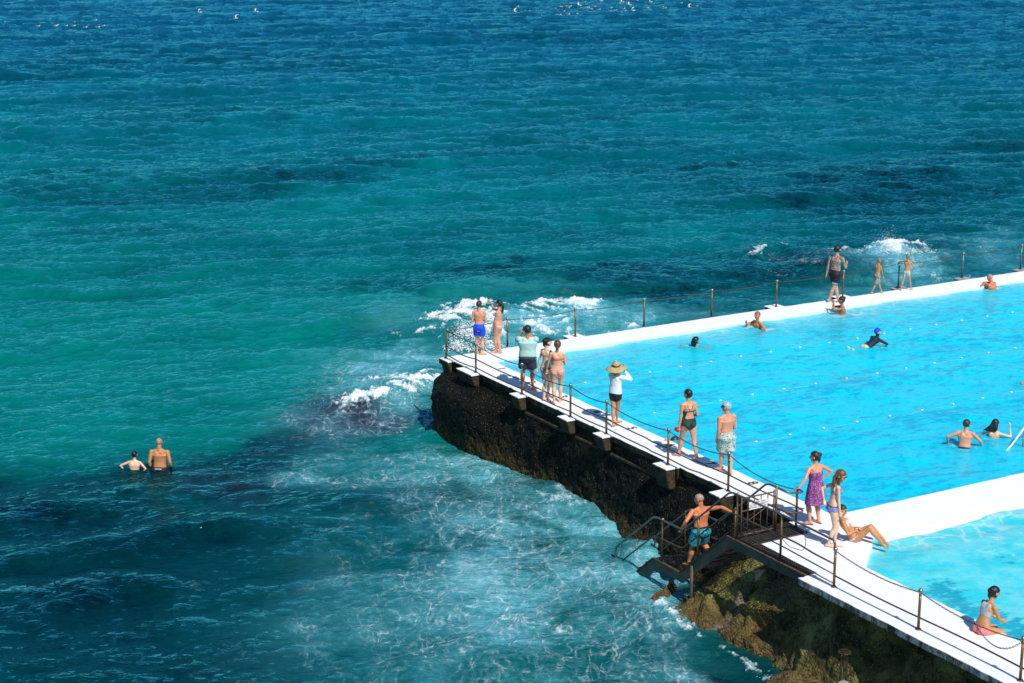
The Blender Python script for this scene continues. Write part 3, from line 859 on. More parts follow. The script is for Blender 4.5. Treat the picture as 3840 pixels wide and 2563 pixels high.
for w_, lb in zip((3.61, 8.8, 11.44, 14.28, 16.9, 19.88, 22.73), ('first white corbel along the far wall, right of the girl with the ponytail', 'second corbel along the far wall', 'corbel behind the red-haired bather', 'corbel by the tattooed man', 'dark corbel at the feet of the walking girl', 'grey corbel between the walking girl and the bald bather', 'corbel at the far right of the far wall')):
    if w_ == 8.8: continue
    g_ = w_ > 15
    corbel(-1.42, -1.0, w_ - .28, w_ + .28, -.45, lb, mat=MAT['greyconc'] if g_ else None, z1=0.0, white=not g_, group='corbels on the seaward side of the far wall')

# ================================================================== POSTS, CHAINS, PIPES
def post(p, h, label, mat='brass', group='railing posts with round caps'):
    t = empty('railing_post', p, label=label, cat='post', group=group)
    b = MB(); b.loft([(0, 0, 0), (0, 0, h - .04)], [.028, .026], seg=12, round_ends=False); b.build('pole', MAT[mat], parent=t)
    b = MB(); b.ell((0, 0, h), (.048, .048, .048)); b.build('knob', MAT['steel'], parent=t)
    b = MB(); b.loft([(0, 0, .004), (0, 0, .018)], [.06, .055], seg=12, round_ends=False); b.build('base_flange', MAT['rust'], parent=t)
    return t
LP = [(-.86, 'leaning post at the outer far corner of the deck', .87), (.94, 'second post of the near railing, by the boy in blue shorts', .86), (3.51, 'post in front of the man in the mint shirt', .85), (6.0, 'post right of the woman in coral shorts', .87),
      (7.71, 'post left of the woman in the straw hat', .86), (10.54, 'post left of the walking woman in the dark swimsuit', .89), (12.81, 'post in front of the grey-haired man', .91)]
posts_left = []
for u, lb, h in LP:
    w_ = -1.07 if u != 10.54 else -1.16
    t = post(W(u, w_, .0), h, lb)
    if u < 0: t.rotation_euler = (0, R(3.5), 0)
    posts_left.append((u, w_, h))
FP = [(1.19, 'first post of the far wall chain, beside the girl with the ponytail', .87), (3.61, 'second post of the far wall chain', .87), (6.17, 'third post of the far wall chain, with no corbel', .87), (8.8, 'fourth post of the far wall chain', .87),
      (11.44, 'post behind the red-haired bather at the far wall', .87), (14.28, 'post behind the tattooed man', .88), (16.9, 'post the walking girl holds', .87), (19.88, 'pale post on a grey block right of the walking girl', .88), (22.73, 'last pale post on the far wall, at the right edge', .88)]
for w_, lb, h in FP:
    post(W(-1.14 if w_ < 15 else -1.3, w_, .0), h, lb, 'brass' if w_ < 15 else 'galv', 'posts along the far wall')
NP_ = [(18.52, 'post where the stair handrail ends, at the start of the walkway', .80), (20.94, 'middle post of the near walkway railing', .78), (23.52, 'right-hand post of the near walkway railing, at the frame edge', .80), (26.1, 'post beyond the frame edge', .8)]
for u, lb, h in NP_[:3]: post(W(u, -2.76, 0.004), h, lb)

def link_mesh():
    b = MB(); n = 10; pts = []
    for i in range(n):
        a = 2 * math.pi * i / n
        pts.append((math.cos(a) * .024, math.sin(a) * .014))
    return pts
def chain(p0, p1, sag, label, group='chains between the posts'):
    p0 = Vector(p0); p1 = Vector(p1); b = MB()
    L = (p1 - p0).length; n = int(L * 1.03 / .04)
    def at(t): return p0.lerp(p1, t) - Vector((0, 0, sag * 4 * t * (1 - t)))
    for i in range(n):
        a = at(i / n); c = at((i + 1) / n); m = (a + c) / 2; d = (c - a).normalized()
        up = Vector((0, 0, 1)); s = d.cross(up).normalized(); v = s.cross(d)
        side = s if i % 2 else v
        r = .0055; k = 8; pts = []
        for j in range(k):
            an = 2 * math.pi * j / k
            pts.append(m + d * (math.cos(an) * .027) + side * (math.sin(an) * .014))
        o = len(b.v); nrm = d.cross(side)
        for j in range(k):
            an = 2 * math.pi * j / k; out = (d * math.cos(an) + side * math.sin(an))
            b.v += [tuple(pts[j] + out * r), tuple(pts[j] + nrm * r), tuple(pts[j] - out * r), tuple(pts[j] - nrm * r)]
        for j in range(k):
            j2 = (j + 1) % k
            for q in range(4):
                q2 = (q + 1) % 4
                b.f.append((o + j * 4 + q, o + j2 * 4 + q, o + j2 * 4 + q2, o + j * 4 + q2))
    return b.build('chain', MAT['chain'], label=label, cat='chain', group=group, loc=p0)
SP = ['between the far corner post and the boy in blue shorts', 'from the boy to the man in the mint shirt', 'across the legs of the two women in bikinis', 'from the coral shorts to the straw hat woman', 'between the straw hat woman and the walking woman', 'in front of the legs of the two walkers', 'from the grey-haired man to the woman in the purple dress']
pl = posts_left + [(15.4, -1.2, .87)]
sags = [.02, .08, .12, .08, .10, .12, .14]
for i in range(7):
    a, b_ = pl[i], pl[i + 1]
    chain(W(a[0], a[1], a[2] - .03) + (Vector((.05, 0, 0)) if i == 0 else Vector((0, 0, 0))), W(b_[0], b_[1], b_[2] - .03), sags[i], 'chain of the near railing ' + SP[i])
fp = [(-.86, -1.07 + 0, .87)]
FC = ['behind the boy in blue shorts', 'right of the girl with the ponytail', 'second span behind the foam', 'third span behind the far wall', 'fourth span behind the red-haired bather', 'span left of the tattooed man', 'span behind the small boy', 'span right of the walking girl', 'last span at the right edge']
prev = W(-.86, -1.0, .84)
for i, (w_, lb, h) in enumerate(FP):
    c = W(-1.14 if w_ < 15 else -1.3, w_, h - .03)
    chain(prev, c, .07 if i else .03, 'chain on the far wall ' + FC[i], 'chains along the far wall')
    prev = c
chain(W(18.52, -2.76, .77), W(20.94, -2.76, .75), .10, 'chain on the near walkway from the stair end to the middle post', 'chains of the near walkway')
chain(W(20.94, -2.76, .75), W(23.52, -2.76, .77), .12, 'chain on the near walkway passing in front of the seated woman', 'chains of the near walkway')
chain(W(22.35, -2.76, .67), W(23.52, -2.76, .76), .30, 'loose loop of chain hanging before the seated woman', 'chains of the near walkway')
chain(W(23.52, -2.76, .77), W(26.1, -2.76, .77), .12, 'chain leaving the frame at the right edge', 'chains of the near walkway')

def rail_pipe(zf, label):
    pts = []
    us = [p[0] for p in posts_left] + [15.3]
    for i in range(len(us) - 1):
        for k in range(8):
            t = k / 8; u = us[i] + (us[i + 1] - us[i]) * t
            s = 4 * t * (1 - t) * (.06 if i == 0 else .025)
            pts.append(W(u, -1.07 - (.06 if u > 9.5 and u < 11.5 else 0), zf - s))
    pts.append(W(15.3, -1.1, zf))
    return tube(pts, .017, 8).build('rail_pipe', MAT['pipe'], label=label, cat='rail', group='pipe rails of the near railing')
rail_pipe(.40, 'upper brown pipe rail running along the near edge of the deck')
rail_pipe(.15, 'lower brown pipe rail running along the near edge of the deck')
tube([W(u, -2.76, .25 - .02 * math.sin((u - 18.5) * 1.2)) for u in np.arange(18.52, 27, .3)], .017, 8).build('rail_pipe', MAT['pipe'], label='single brown pipe rail of the near walkway', cat='rail')

# painted lane numbers
def number(ch, u, w, size, label):
    cu = bpy.data.curves.new('number', 'FONT'); cu.body = ch; cu.size = size; cu.align_x = 'CENTER'; cu.align_y = 'CENTER'; cu.extrude = .001; cu.offset = .006
    o = bpy.data.objects.new('tmp', cu); COL.objects.link(o)
    dg = bpy.context.evaluated_depsgraph_get(); me = bpy.data.meshes.new_from_object(o.evaluated_get(dg)); bpy.data.objects.remove(o)
    me.materials.clear(); me.materials.append(MAT['black'])
    n = bpy.data.objects.new('lane_number', me); COL.objects.link(n)
    n.location = W(u, w, .006); n.rotation_euler = (0, 0, math.atan2(NU[1], NU[0]))
    tag(n, label=label, cat='painted number', group='lane numbers painted on the deck')
for k in range(1, 9):
    number(str(k), .95 + (k - 1) * 1.671, -.23, .36, 'black painted lane number %d on the white deck edge' % k)

# ================================================================== LANE ROPES
MAT['rope'] = simple('wet_rope', (.25, .42, .45), .6, var=.2, scale=20)
MAT['float'] = simple('white_float', (.62, .62, .60), .45, var=.05, scale=9)
NM = ['far', 'second', 'third', 'near']
FW = []
for ri, (u, w0) in enumerate(((3.18, .25), (6.58, .25), (9.98, .25), (13.3, .6))):
    if ri == 3: continue
    pts = [W(u + .04 * math.sin(w * .7 + ri), w, PW - .004 + .012 * math.sin(w * 2.1 + ri * 2)) for w in np.arange(w0, 33, .25)]
    tube(pts, .006, 6).build('lane_rope', MAT['rope'], label='%s lane rope stretched along the pool' % NM[ri].replace('third', 'nearest'), cat='lane rope', group='lane ropes')
    off = {0: 3.39 - 1.107 * 2 - .0, 1: 3.45 - 1.135 * 2, 2: 1.94 - 1.09}[ri]
    k = 0
    while off + k * 1.107 < 25:
        w = off + k * 1.107
        if w > .2:
            b = MB(); b.loft([(-.028, 0, 0), (-.012, 0, 0), (.012, 0, 0), (.028, 0, 0)], [.020, .027, .027, .020], seg=10)
            f = b.build('lane_float', MAT['float'])
            f.location = W(u + .04 * math.sin(w * .7 + ri), w, PW + .03); f.rotation_euler = (0, 0, TH)
            tag(f, label='small white float number %d from the left on the %s lane rope' % (k + 1, NM[ri].replace('third', 'nearest')), cat='float', group='white floats on the %s lane rope' % NM[ri].replace('third', 'nearest'))
        k += 1
# handrail at the pool steps
t = empty('pool_handrail', W(14.4, 7.3, -.1), label='white tube handrail rising out of the pool at the right edge', cat='handrail')
inv = Matrix.Translation(-t.location)
MAT['wtube'] = simple('white_tube', (.8, .8, .78), .3, var=.05)
pp = [W(13.45, 6.2, -.75), W(13.64, 6.96, -.1), W(13.62, 7.75, .62), W(13.62, 8.6, .66)]
tube([inv @ p for p in rounded(pp, .3)], .024, 10).build('rail', MAT['wtube'], parent=t)
tube([inv @ W(13.63, 7.5, .38), inv @ W(13.63, 7.5, -1.1)], .022, 10).build('post', MAT['galv'], parent=t)

# ================================================================== STAIRS
WO, WI = -2.82, -1.80
st = empty('steel_stairs', W(15.12, WO, 0), label='steel zigzag stairs descending from the deck into the sea, with grated landing and handrails', cat='stairs')
SI = Matrix.Translation(-st.location)
def S(u, w, z): return SI @ W(u, w, z)
TOP = [(17.78, 0.012), (15.12, 0.012), (13.43, -1.41), (12.40, -1.41), (11.2, -2.42)]
BOT = [(17.78, -.215), (15.22, -.235), (13.53, -1.655), (12.50, -1.655), (11.4, -2.58)]
def stringer(w0, w1, TOP, BOT):
    b = MB(); n = len(TOP)
    v = []
    for w in (w0, w1):
        for (u, z) in TOP: v.append(S(u, w, z))
        for (u, z) in BOT: v.append(S(u, w, z))
    f = []
    for i in range(n - 1):
        f += [(i, i + 1, n + i + 1, n + i), (2 * n + i, 3 * n + i, 3 * n + i + 1, 2 * n + i + 1), (i, 2 * n + i, 2 * n + i + 1, i + 1), (n + i, n + i + 1, 3 * n + i + 1, 3 * n + i)]
    f += [(0, n, 3 * n, 2 * n), (n - 1, 3 * n - 1, 4 * n - 1, 2 * n - 1)]
    b.add(v, f); return b
stringer(WO - .006, WO + .006, TOP, BOT).build('stringer', MAT['beam'], parent=st, smooth=False)
stringer(WO - .05, WO - .0065, TOP, [(u, z - .018) for u, z in TOP]).build('flange', MAT['rust'], parent=st, smooth=False)
stringer(WI - .006, WI + .006, TOP[1:], BOT[1:]).build('stringer', MAT['beam'], parent=st, smooth=False)
def grating(name, u0, u1, w0, w1, z, du=.095, dw=.042, bars_w=True):
    b = MB(); t = .007
    def bar(a, c, h=.022):
        # a, c = (u,w)
        (ua, wa), (uc, wc) = a, c
        if abs(ua - uc) > abs(wa - wc): q = [(ua, wa - t / 2), (uc, wa - t / 2), (uc, wa + t / 2), (ua, wa + t / 2)]
        else: q = [(ua - t / 2, wa), (ua + t / 2, wa), (ua + t / 2, wc), (ua - t / 2, wc)]
        v = [S(*p, z - h) for p in q] + [S(*p, z) for p in q]
        b.add(v, [(0, 3, 2, 1), (4, 5, 6, 7), (0, 1, 5, 4), (1, 2, 6, 5), (2, 3, 7, 6), (3, 0, 4, 7)])
    w = w0 + .01
    while w < w1: bar((u0, w), (u1, w)); w += dw
    if bars_w:
        u = u0 + .01
        while u < u1: bar((u, w0), (u, w1), .012); u += du
    for q in ((u0, u1),):
        bar((u0, w0), (u0, w1), .03); bar((u1, w0), (u1, w1), .03); bar((u0, w0), (u1, w0), .03); bar((u0, w1), (u1, w1), .03)
    return b.build(name, MAT['grate'], parent=st, smooth=False)
grating('landing_grating', 15.14, 15.86, WO + .02, -1.22, .014, dw=.075, du=.075)
grating('walkway_grating', 15.88, 17.76, WO + .02, -2.575, .014, dw=.06, du=.075)
grating('lower_landing_grating', 12.42, 13.42, WO + .02, WI - .02, -1.425, du=.4, dw=.085)
for i in range(7):
    k = (i + 1) / 7.6
    uc = 15.12 - 1.69 * k; z = -1.41 * k
    grating('tread', uc - .11, uc + .13, WO + .02, WI - .02, z, dw=.05, du=.08)
for i in range(3):
    k = (i + 1) / 3.6
    grating('tread', 12.40 - 1.0 * k - .1, 12.40 - 1.0 * k + .12, WO + .02, WI - .02, -1.42 - .84 * k, dw=.06, du=.1)
def hrail(name, pts, r, mat, rad=.14):
    return tube([S(*p) for p in rounded([Vector(q) for q in pts], rad)], r, 10).build(name, MAT[mat], parent=st)
hrail('handrail', [(18.52, WO + .04, .80), (18.52, WO + .04, .985), (16.88, WO, 1.035), (15.17, WO, 1.01), (13.49, WO, -.40), (12.39, WO, -.42), (10.81, WO, -1.70), (10.82, WO, -2.3)], .023, 'galv')
hrail('mid_rail', [(18.50, WO + .04, .50), (17.99, WO, .53), (17.41, WO, .58), (16.88, WO, .575), (15.15, WO, .55), (13.47, WO, -.85), (12.41, WO, -.87), (10.90, WO, -2.10)], .018, 'pipe')
hrail('lower_rail', [(18.50, WO + .04, .28), (16.9, WO, .36), (15.43, WO, .37)], .014, 'pipe')
hrail('lower_rail', [(18.50, WO + .04, .09), (16.9, WO, .16), (15.43, WO, .18)], .014, 'pipe')
hrail('handrail', [(15.42, -1.2, .87), (15.75, -1.28, .89), (15.72, -1.7, .95), (15.45, WI, 1.02), (15.12, WI, 1.01), (13.49, WI, -.40), (12.39, WI, -.42), (11.0, WI, -1.55), (10.9, WI, -2.2)], .023, 'galv')
hrail('mid_rail', [(15.42, -1.2, .46), (15.78, -1.28, .46), (15.74, -1.7, .5), (15.45, WI, .56), (15.12, WI, .55), (13.47, WI, -.85), (12.41, WI, -.87), (11.0, WI, -2.05)], .018, 'pipe')
for (u, w, z0, z1) in ((15.42, WO, -.0, 1.02), (16.9, WO, 0, 1.03), (14.06, WO, -.88, .08), (12.71, WO, -1.42, -.41), (15.45, WI, 0, 1.02), (14.06, WI, -.88, .08), (12.2, WI, -1.6, -.58), (15.42, -1.2, .0, .87)):
    b = MB(); b.loft([S(u, w, z0), S(u, w, z1)], [.026, .026], seg=10, round_ends=False); b.build('rail_post', MAT['brass' if w < -1.5 else 'rust'], parent=st)
    b = MB(); b.ell(S(u, w, z1 + .02), (.033, .033, .03)); b.build('rail_fitting', MAT['steel'], parent=st)
b = MB(); b.loft([S(13.9, WO - .03, -1.1), S(13.9, WO - .03, -2.2)], [.035, .035], seg=8, round_ends=False); b.build('support_leg', MAT['beam'], parent=st)
b = MB(); b.loft([S(13.95, WI + .03, -1.35), S(14.12, WI + .03, -.72)], [(.07, .012), (.07, .012)], seg=4, round_ends=False, ref=NU.tolist() + [0]); b.build('support_bracket', MAT['beam'], parent=st)
tube([S(*p) for p in rounded([Vector(q) for q in [(17.45, -2.70, 1.0), (17.5, -2.66, .55), (17.42, -2.66, .38), (17.05, -2.72, .36), (16.88, -2.78, .5)]], .12)], .007, 6).build('loose_cable', MAT['chain'], parent=st)

# gate with its warning sign
gt = empty('gate', W(15.47, WO, 0), label='rusty barred steel gate across the grated landing, carrying the small white sign', cat='gate')
GI = Matrix.Translation(-gt.location)
def Q(u, w, z): return GI @ W(u, w, z)
fr = MB()
for a, c in (((-2.75, .10), (-1.88, .10)), ((-2.75, .93), (-1.88, .93)), ((-2.75, .64), (-1.88, .64)), ((-2.75, .10), (-2.75, .98)), ((-1.88, .10), (-1.88, .98))):
    fr.loft([Q(15.47, a[0], a[1]), Q(15.47, c[0], c[1])], [.017, .017], seg=8, round_ends=False)
fr.build('gate_frame', MAT['rust'], parent=gt)
for w in (-2.58, -2.41, -2.23, -2.05):
    b = MB(); b.loft([Q(15.47, w, .11), Q(15.47, w, .92)], [.011, .011], seg=8, round_ends=False); b.build('gate_bar', MAT['rust'], parent=gt)
b = MB(); b.loft([Q(15.48, -2.7, .35), Q(15.48, -2.1, .62)], [.009, .009], seg=8, round_ends=False); b.build('gate_brace', MAT['rust'], parent=gt)
sg = empty('warning_sign', W(15.52, -2.34, .66), rz=TH, label='small white sign with dark red lettering hanging on the gate of the steel stairs', cat='sign')
MAT['signw'] = simple('sign_white', (.78, .78, .76), .4, var=.04); MAT['signr'] = simple('sign_red', (.20, .012, .03), .5, var=.05)
b = MB(); b.box((0, 0, .088), (.50, .006, .176)); b.build('board', MAT['signw'], parent=sg, smooth=False)
for ln, z in (('ICEBERGS TAKE', .128), ('NO RESPONSIBILITY', .076), ('BEYOND THIS POINT', .022)):
    cu = bpy.data.curves.new('t', 'FONT'); cu.body = ln; cu.size = .053; cu.align_x = 'CENTER'; cu.extrude = .0008; cu.offset = .0008
    o = bpy.data.objects.new('tmp', cu); COL.objects.link(o)
    me = bpy.data.meshes.new_from_object(o.evaluated_get(bpy.context.evaluated_depsgraph_get())); bpy.data.objects.remove(o)
    me.materials.clear(); me.materials.append(MAT['signr'])
    o = bpy.data.objects.new('lettering', me); COL.objects.link(o); o.parent = sg; o.location = (0, -.0045, z); o.rotation_euler = (R(90), 0, 0)

# ================================================================== ROCKS
def mat_streaked():
    m = MAT['rock'].copy(); m.name = 'streaked_rock'; nt = m.node_tree; p = nt.nodes['Principled BSDF']
    src = p.inputs['Base Color'].links[0].from_socket
    A = N(nt, 'ShaderNodeAttribute', attribute_name='streak'); sp = N(nt, 'ShaderNodeSeparateColor'); nt.links.new(A.outputs['Color'], sp.inputs[0])
    n = noise_node(nt, 6, 5, .7); pale = ramp(nt, n.outputs[0], [(.38, (.06, .04, .025)), (.5, (.25, .19, .13)), (.65, (.34, .30, .25))])
    c = mixc(nt, sp.outputs[0], src, pale.outputs[0])
    c = mixc(nt, sp.outputs[1], c, (.20, .075, .008))
    c = mixc(nt, sp.outputs[2], c, (.13, .12, .10))
    nt.links.new(c, p.inputs['Base Color']); return m
MAT['srock'] = mat_streaked()
def boulders():
    us = np.arange(12.9, 27.0, .032); ks = np.linspace(0, 1, 120)
    wb = np.interp(us, [12.9, 13.18, 14.07, 15.45, 16.26, 17.55, 18.2, 20, 23, 27], [-2.45, -2.95, -3.2, -3.3, -3.15, -3.05, -3.25, -3.3, -3.5, -3.6])
    cr = np.interp(us, [12.9, 13.2, 13.6, 14.0, 14.7, 15.5, 17.0, 18.0, 27], [-2.5, -2.15, -1.75, -1.35, -.98, -.82, -.62, -.35, -.3])
    wt = np.interp(us, [12.9, 14, 15, 17, 18, 20, 27], [-1.9, -1.75, -1.6, -1.9, -2.25, -2.45, -2.5])
    V = []; ST = []
    for k in ks:
        if k < .12: w = -1.0 + (wt + 1.0) * (k / .12); z = cr + .05 * (1 - k / .12)
        else:
            q = (k - .12) / .88 * 1.35
            w = wt + (wb - wt) * q; z = cr - (cr + 2.1) * np.clip(q, 0, 2) ** 1.28
        V.append(np.stack([us, w, z], 1))
    P = np.array(V).reshape(-1, 3)
    c = np.stack([ORG[0] + NU[0] * P[:, 0] + DW[0] * P[:, 1], ORG[1] + NU[1] * P[:, 0] + DW[1] * P[:, 1], P[:, 2]], 1)
    n = np.array([-DW[0] * .6, -DW[1] * .6, .75])
    kk = np.repeat(ks, len(us))
    e = sstep(0, .14, kk)
    cell = fbm(c * .75, 3, 21)
    rid = 1 - np.abs(fbm(c * 1.25, 3, 22)) * 2.6
    d = .30 * cell + .20 * rid * .6 + .10 * fbm(c * 3.5, 3, 23) + .05 * fbm(c * 10, 2, 24)
    # gully under the outlet pipe, hollow under the slab
    gl = np.exp(-((P[:, 0] - 15.32 - .12 * fbm(c * 2, 2, 7)) / .16) ** 2)
    d -= .16 * gl * sstep(.25, .4, kk)
    hol = np.exp(-((P[:, 0] - 17.7) / .8) ** 2 - ((kk - .30) / .17) ** 2)
    d -= .38 * hol
    hol2 = np.exp(-((P[:, 0] - 20.0) / .5) ** 2 - ((kk - .45) / .3) ** 2) + .8 * np.exp(-((P[:, 0] - 22.6) / .5) ** 2 - ((kk - .6) / .3) ** 2)
    d -= .28 * hol2
    hol3 = np.exp(-((P[:, 0] - 14.95) / .18) ** 2 - ((kk - .62) / .09) ** 2)
    d -= .14 * hol3
    d *= e * np.where(P[:, 0] > 17.7, .8, 1.)
    c += n[None] * d[:, None]
    c[:, 2] = np.where(P[:, 0] > 17.5, np.minimum(c[:, 2], -.24), np.minimum(c[:, 2], -.34))
    o = grid_obj('shore_rock', c, len(us), len(ks), MAT['srock'], label='big weed-covered brown rock under the steel stairs and the walkway', cat='rock')
    nz = fbm(c * 3, 3, 30)
    s1 = np.clip(gl * sstep(.38, .5, kk + .03 * nz) * (1 + 1.2 * nz), 0, 1) * .8
    s2 = np.clip(np.exp(-((P[:, 0] - 16.25) / .22) ** 2) * np.exp(-((kk - .58) / .12) ** 2) * (1 + 1.5 * nz), 0, 1) * .7
    s3 = np.clip(np.exp(-((P[:, 0] - 16.3) / .5) ** 2) * np.exp(-((kk - .28) / .10) ** 2) * (1 + nz), 0, 1) * .7
    set_attr(o.data, 'streak', np.stack([s1, s2, s3], 1))
    return o
boulders()
def blob_rock(name, c, r, mat, seed, label):
    nu, nv = 90, 60; V = []
    for j in range(nv):
        a = math.pi * j / (nv - 1)
        for i in range(nu):
            b = 2 * math.pi * i / (nu - 1)
            V.append((math.sin(a) * math.cos(b), math.sin(a) * math.sin(b), math.cos(a)))
    V = np.array(V); k = 1 + .35 * fbm(V * 1.4 + seed, 3, seed) + .12 * fbm(V * 5 + seed, 3, seed + 1)
    V = V * k[:, None] * np.array(r)[None] + np.array(c)[None]
    return grid_obj(name, V, nu, nv, mat, label=label, cat='rock')
blob_rock('low_rock', G(3010, 2580, SEA) + Vector((0, 0, -.05)), (.75, .5, .35), MAT['rock'], 3, 'low rusty brown rock awash at the bottom edge below the walkway')
# broken outlet pipe
pc = G(2850, 2160, -1.08)
t = empty('outlet_pipe', pc, label='broken stubby clay pipe sticking out of the rock below the stairs', cat='pipe')
t.rotation_euler = (0, 0, R(200))
MAT['clay'] = simple('stained_clay', (.42, .33, .20), .8, var=.35, scale=6, bmp=.01, bscale=30)
b = MB(); n = 20; v = []; f = []
for k, (x, r) in enumerate([(-.25, .135), (.17, .135), (.17, .115), (-.05, .112)]):
    for i in range(n):
        a = 2 * math.pi * i / n; j = random.uniform(-.03, .03) if k in (1, 2) else 0
        v.append((x + j, r * math.cos(a), r * math.sin(a)))
for k in range(3):
    for i in range(n): f.append((k * n + i, k * n + (i + 1) % n, (k + 1) * n + (i + 1) % n, (k + 1) * n + i))
f.append(tuple(3 * n + i for i in range(n)))
b.add(v, f); o = b.build('pipe_shell', MAT['clay'], parent=t)
b = MB(); b.loft([(.02, 0, 0), (.03, 0, 0)], [.11, .11], seg=18, round_ends=False); b.build('bore_shade', MAT['black'], parent=t)  # black disc painted as the shade inside the pipe
# old valve on the rock
vp = G(3163, 2530, -1.25)
t = empty('old_valve', vp, label='rusty old valve frame with a round plate on the dark rock at the bottom', cat='valve')
MAT['oldbronze'] = simple('corroded_bronze', (.07, .05, .02), .6, .5, var=.5, scale=14)
for s in (-.055, .055):
    b = MB(); b.loft([(s, 0, -.1), (s, 0, .42)], [.02, .018], seg=8); b.build('frame_bar', MAT['oldbronze'], parent=t)
b = MB(); b.loft([(0, 0, -.1), (0, 0, .46)], [.011, .011], seg=8); b.build('spindle', MAT['oldbronze'], parent=t)
b = MB(); pts = [Vector((math.cos(a) * .12, math.sin(a) * .12, .47)) for a in np.linspace(0, 2 * math.pi, 25)]; tube(pts, .012, 8, b)
for a in (0, 1.57): b.loft([(math.cos(a) * -.12, math.sin(a) * -.12, .47), (math.cos(a) * .12, math.sin(a) * .12, .47)], [.009, .009], seg=6)
b.build('wheel', MAT['oldbronze'], parent=t)
b = MB(); b.loft([(0, -.02, -.26), (0, -.06, -.26)], [.15, .15], seg=20, round_ends=False); b.build('round_plate', MAT['greyconc'], parent=t)

# ================================================================== PEOPLE
def V3(*a): return Vector(a)
SEG_T = {'torso': 0, 'uarm': 1, 'farm': 2, 'hand': 3, 'thigh': 4, 'shin': 5, 'foot': 6, 'head': 7, 'neck': 8}
def ik(A, T, l1, l2, hint):
    d = T - A; L = d.length; L = min(max(L, abs(l1 - l2) + 1e-3), (l1 + l2) * .999)
    u = d.normalized(); T2 = A + u * L
    a = (l1 * l1 - l2 * l2 + L * L) / (2 * L); h = math.sqrt(max(0, l1 * l1 - a * a))
    p = hint - u * hint.dot(u)
    if p.length < 1e-4: p = u.orthogonal()
    return A + u * a + p.normalized() * h, T2

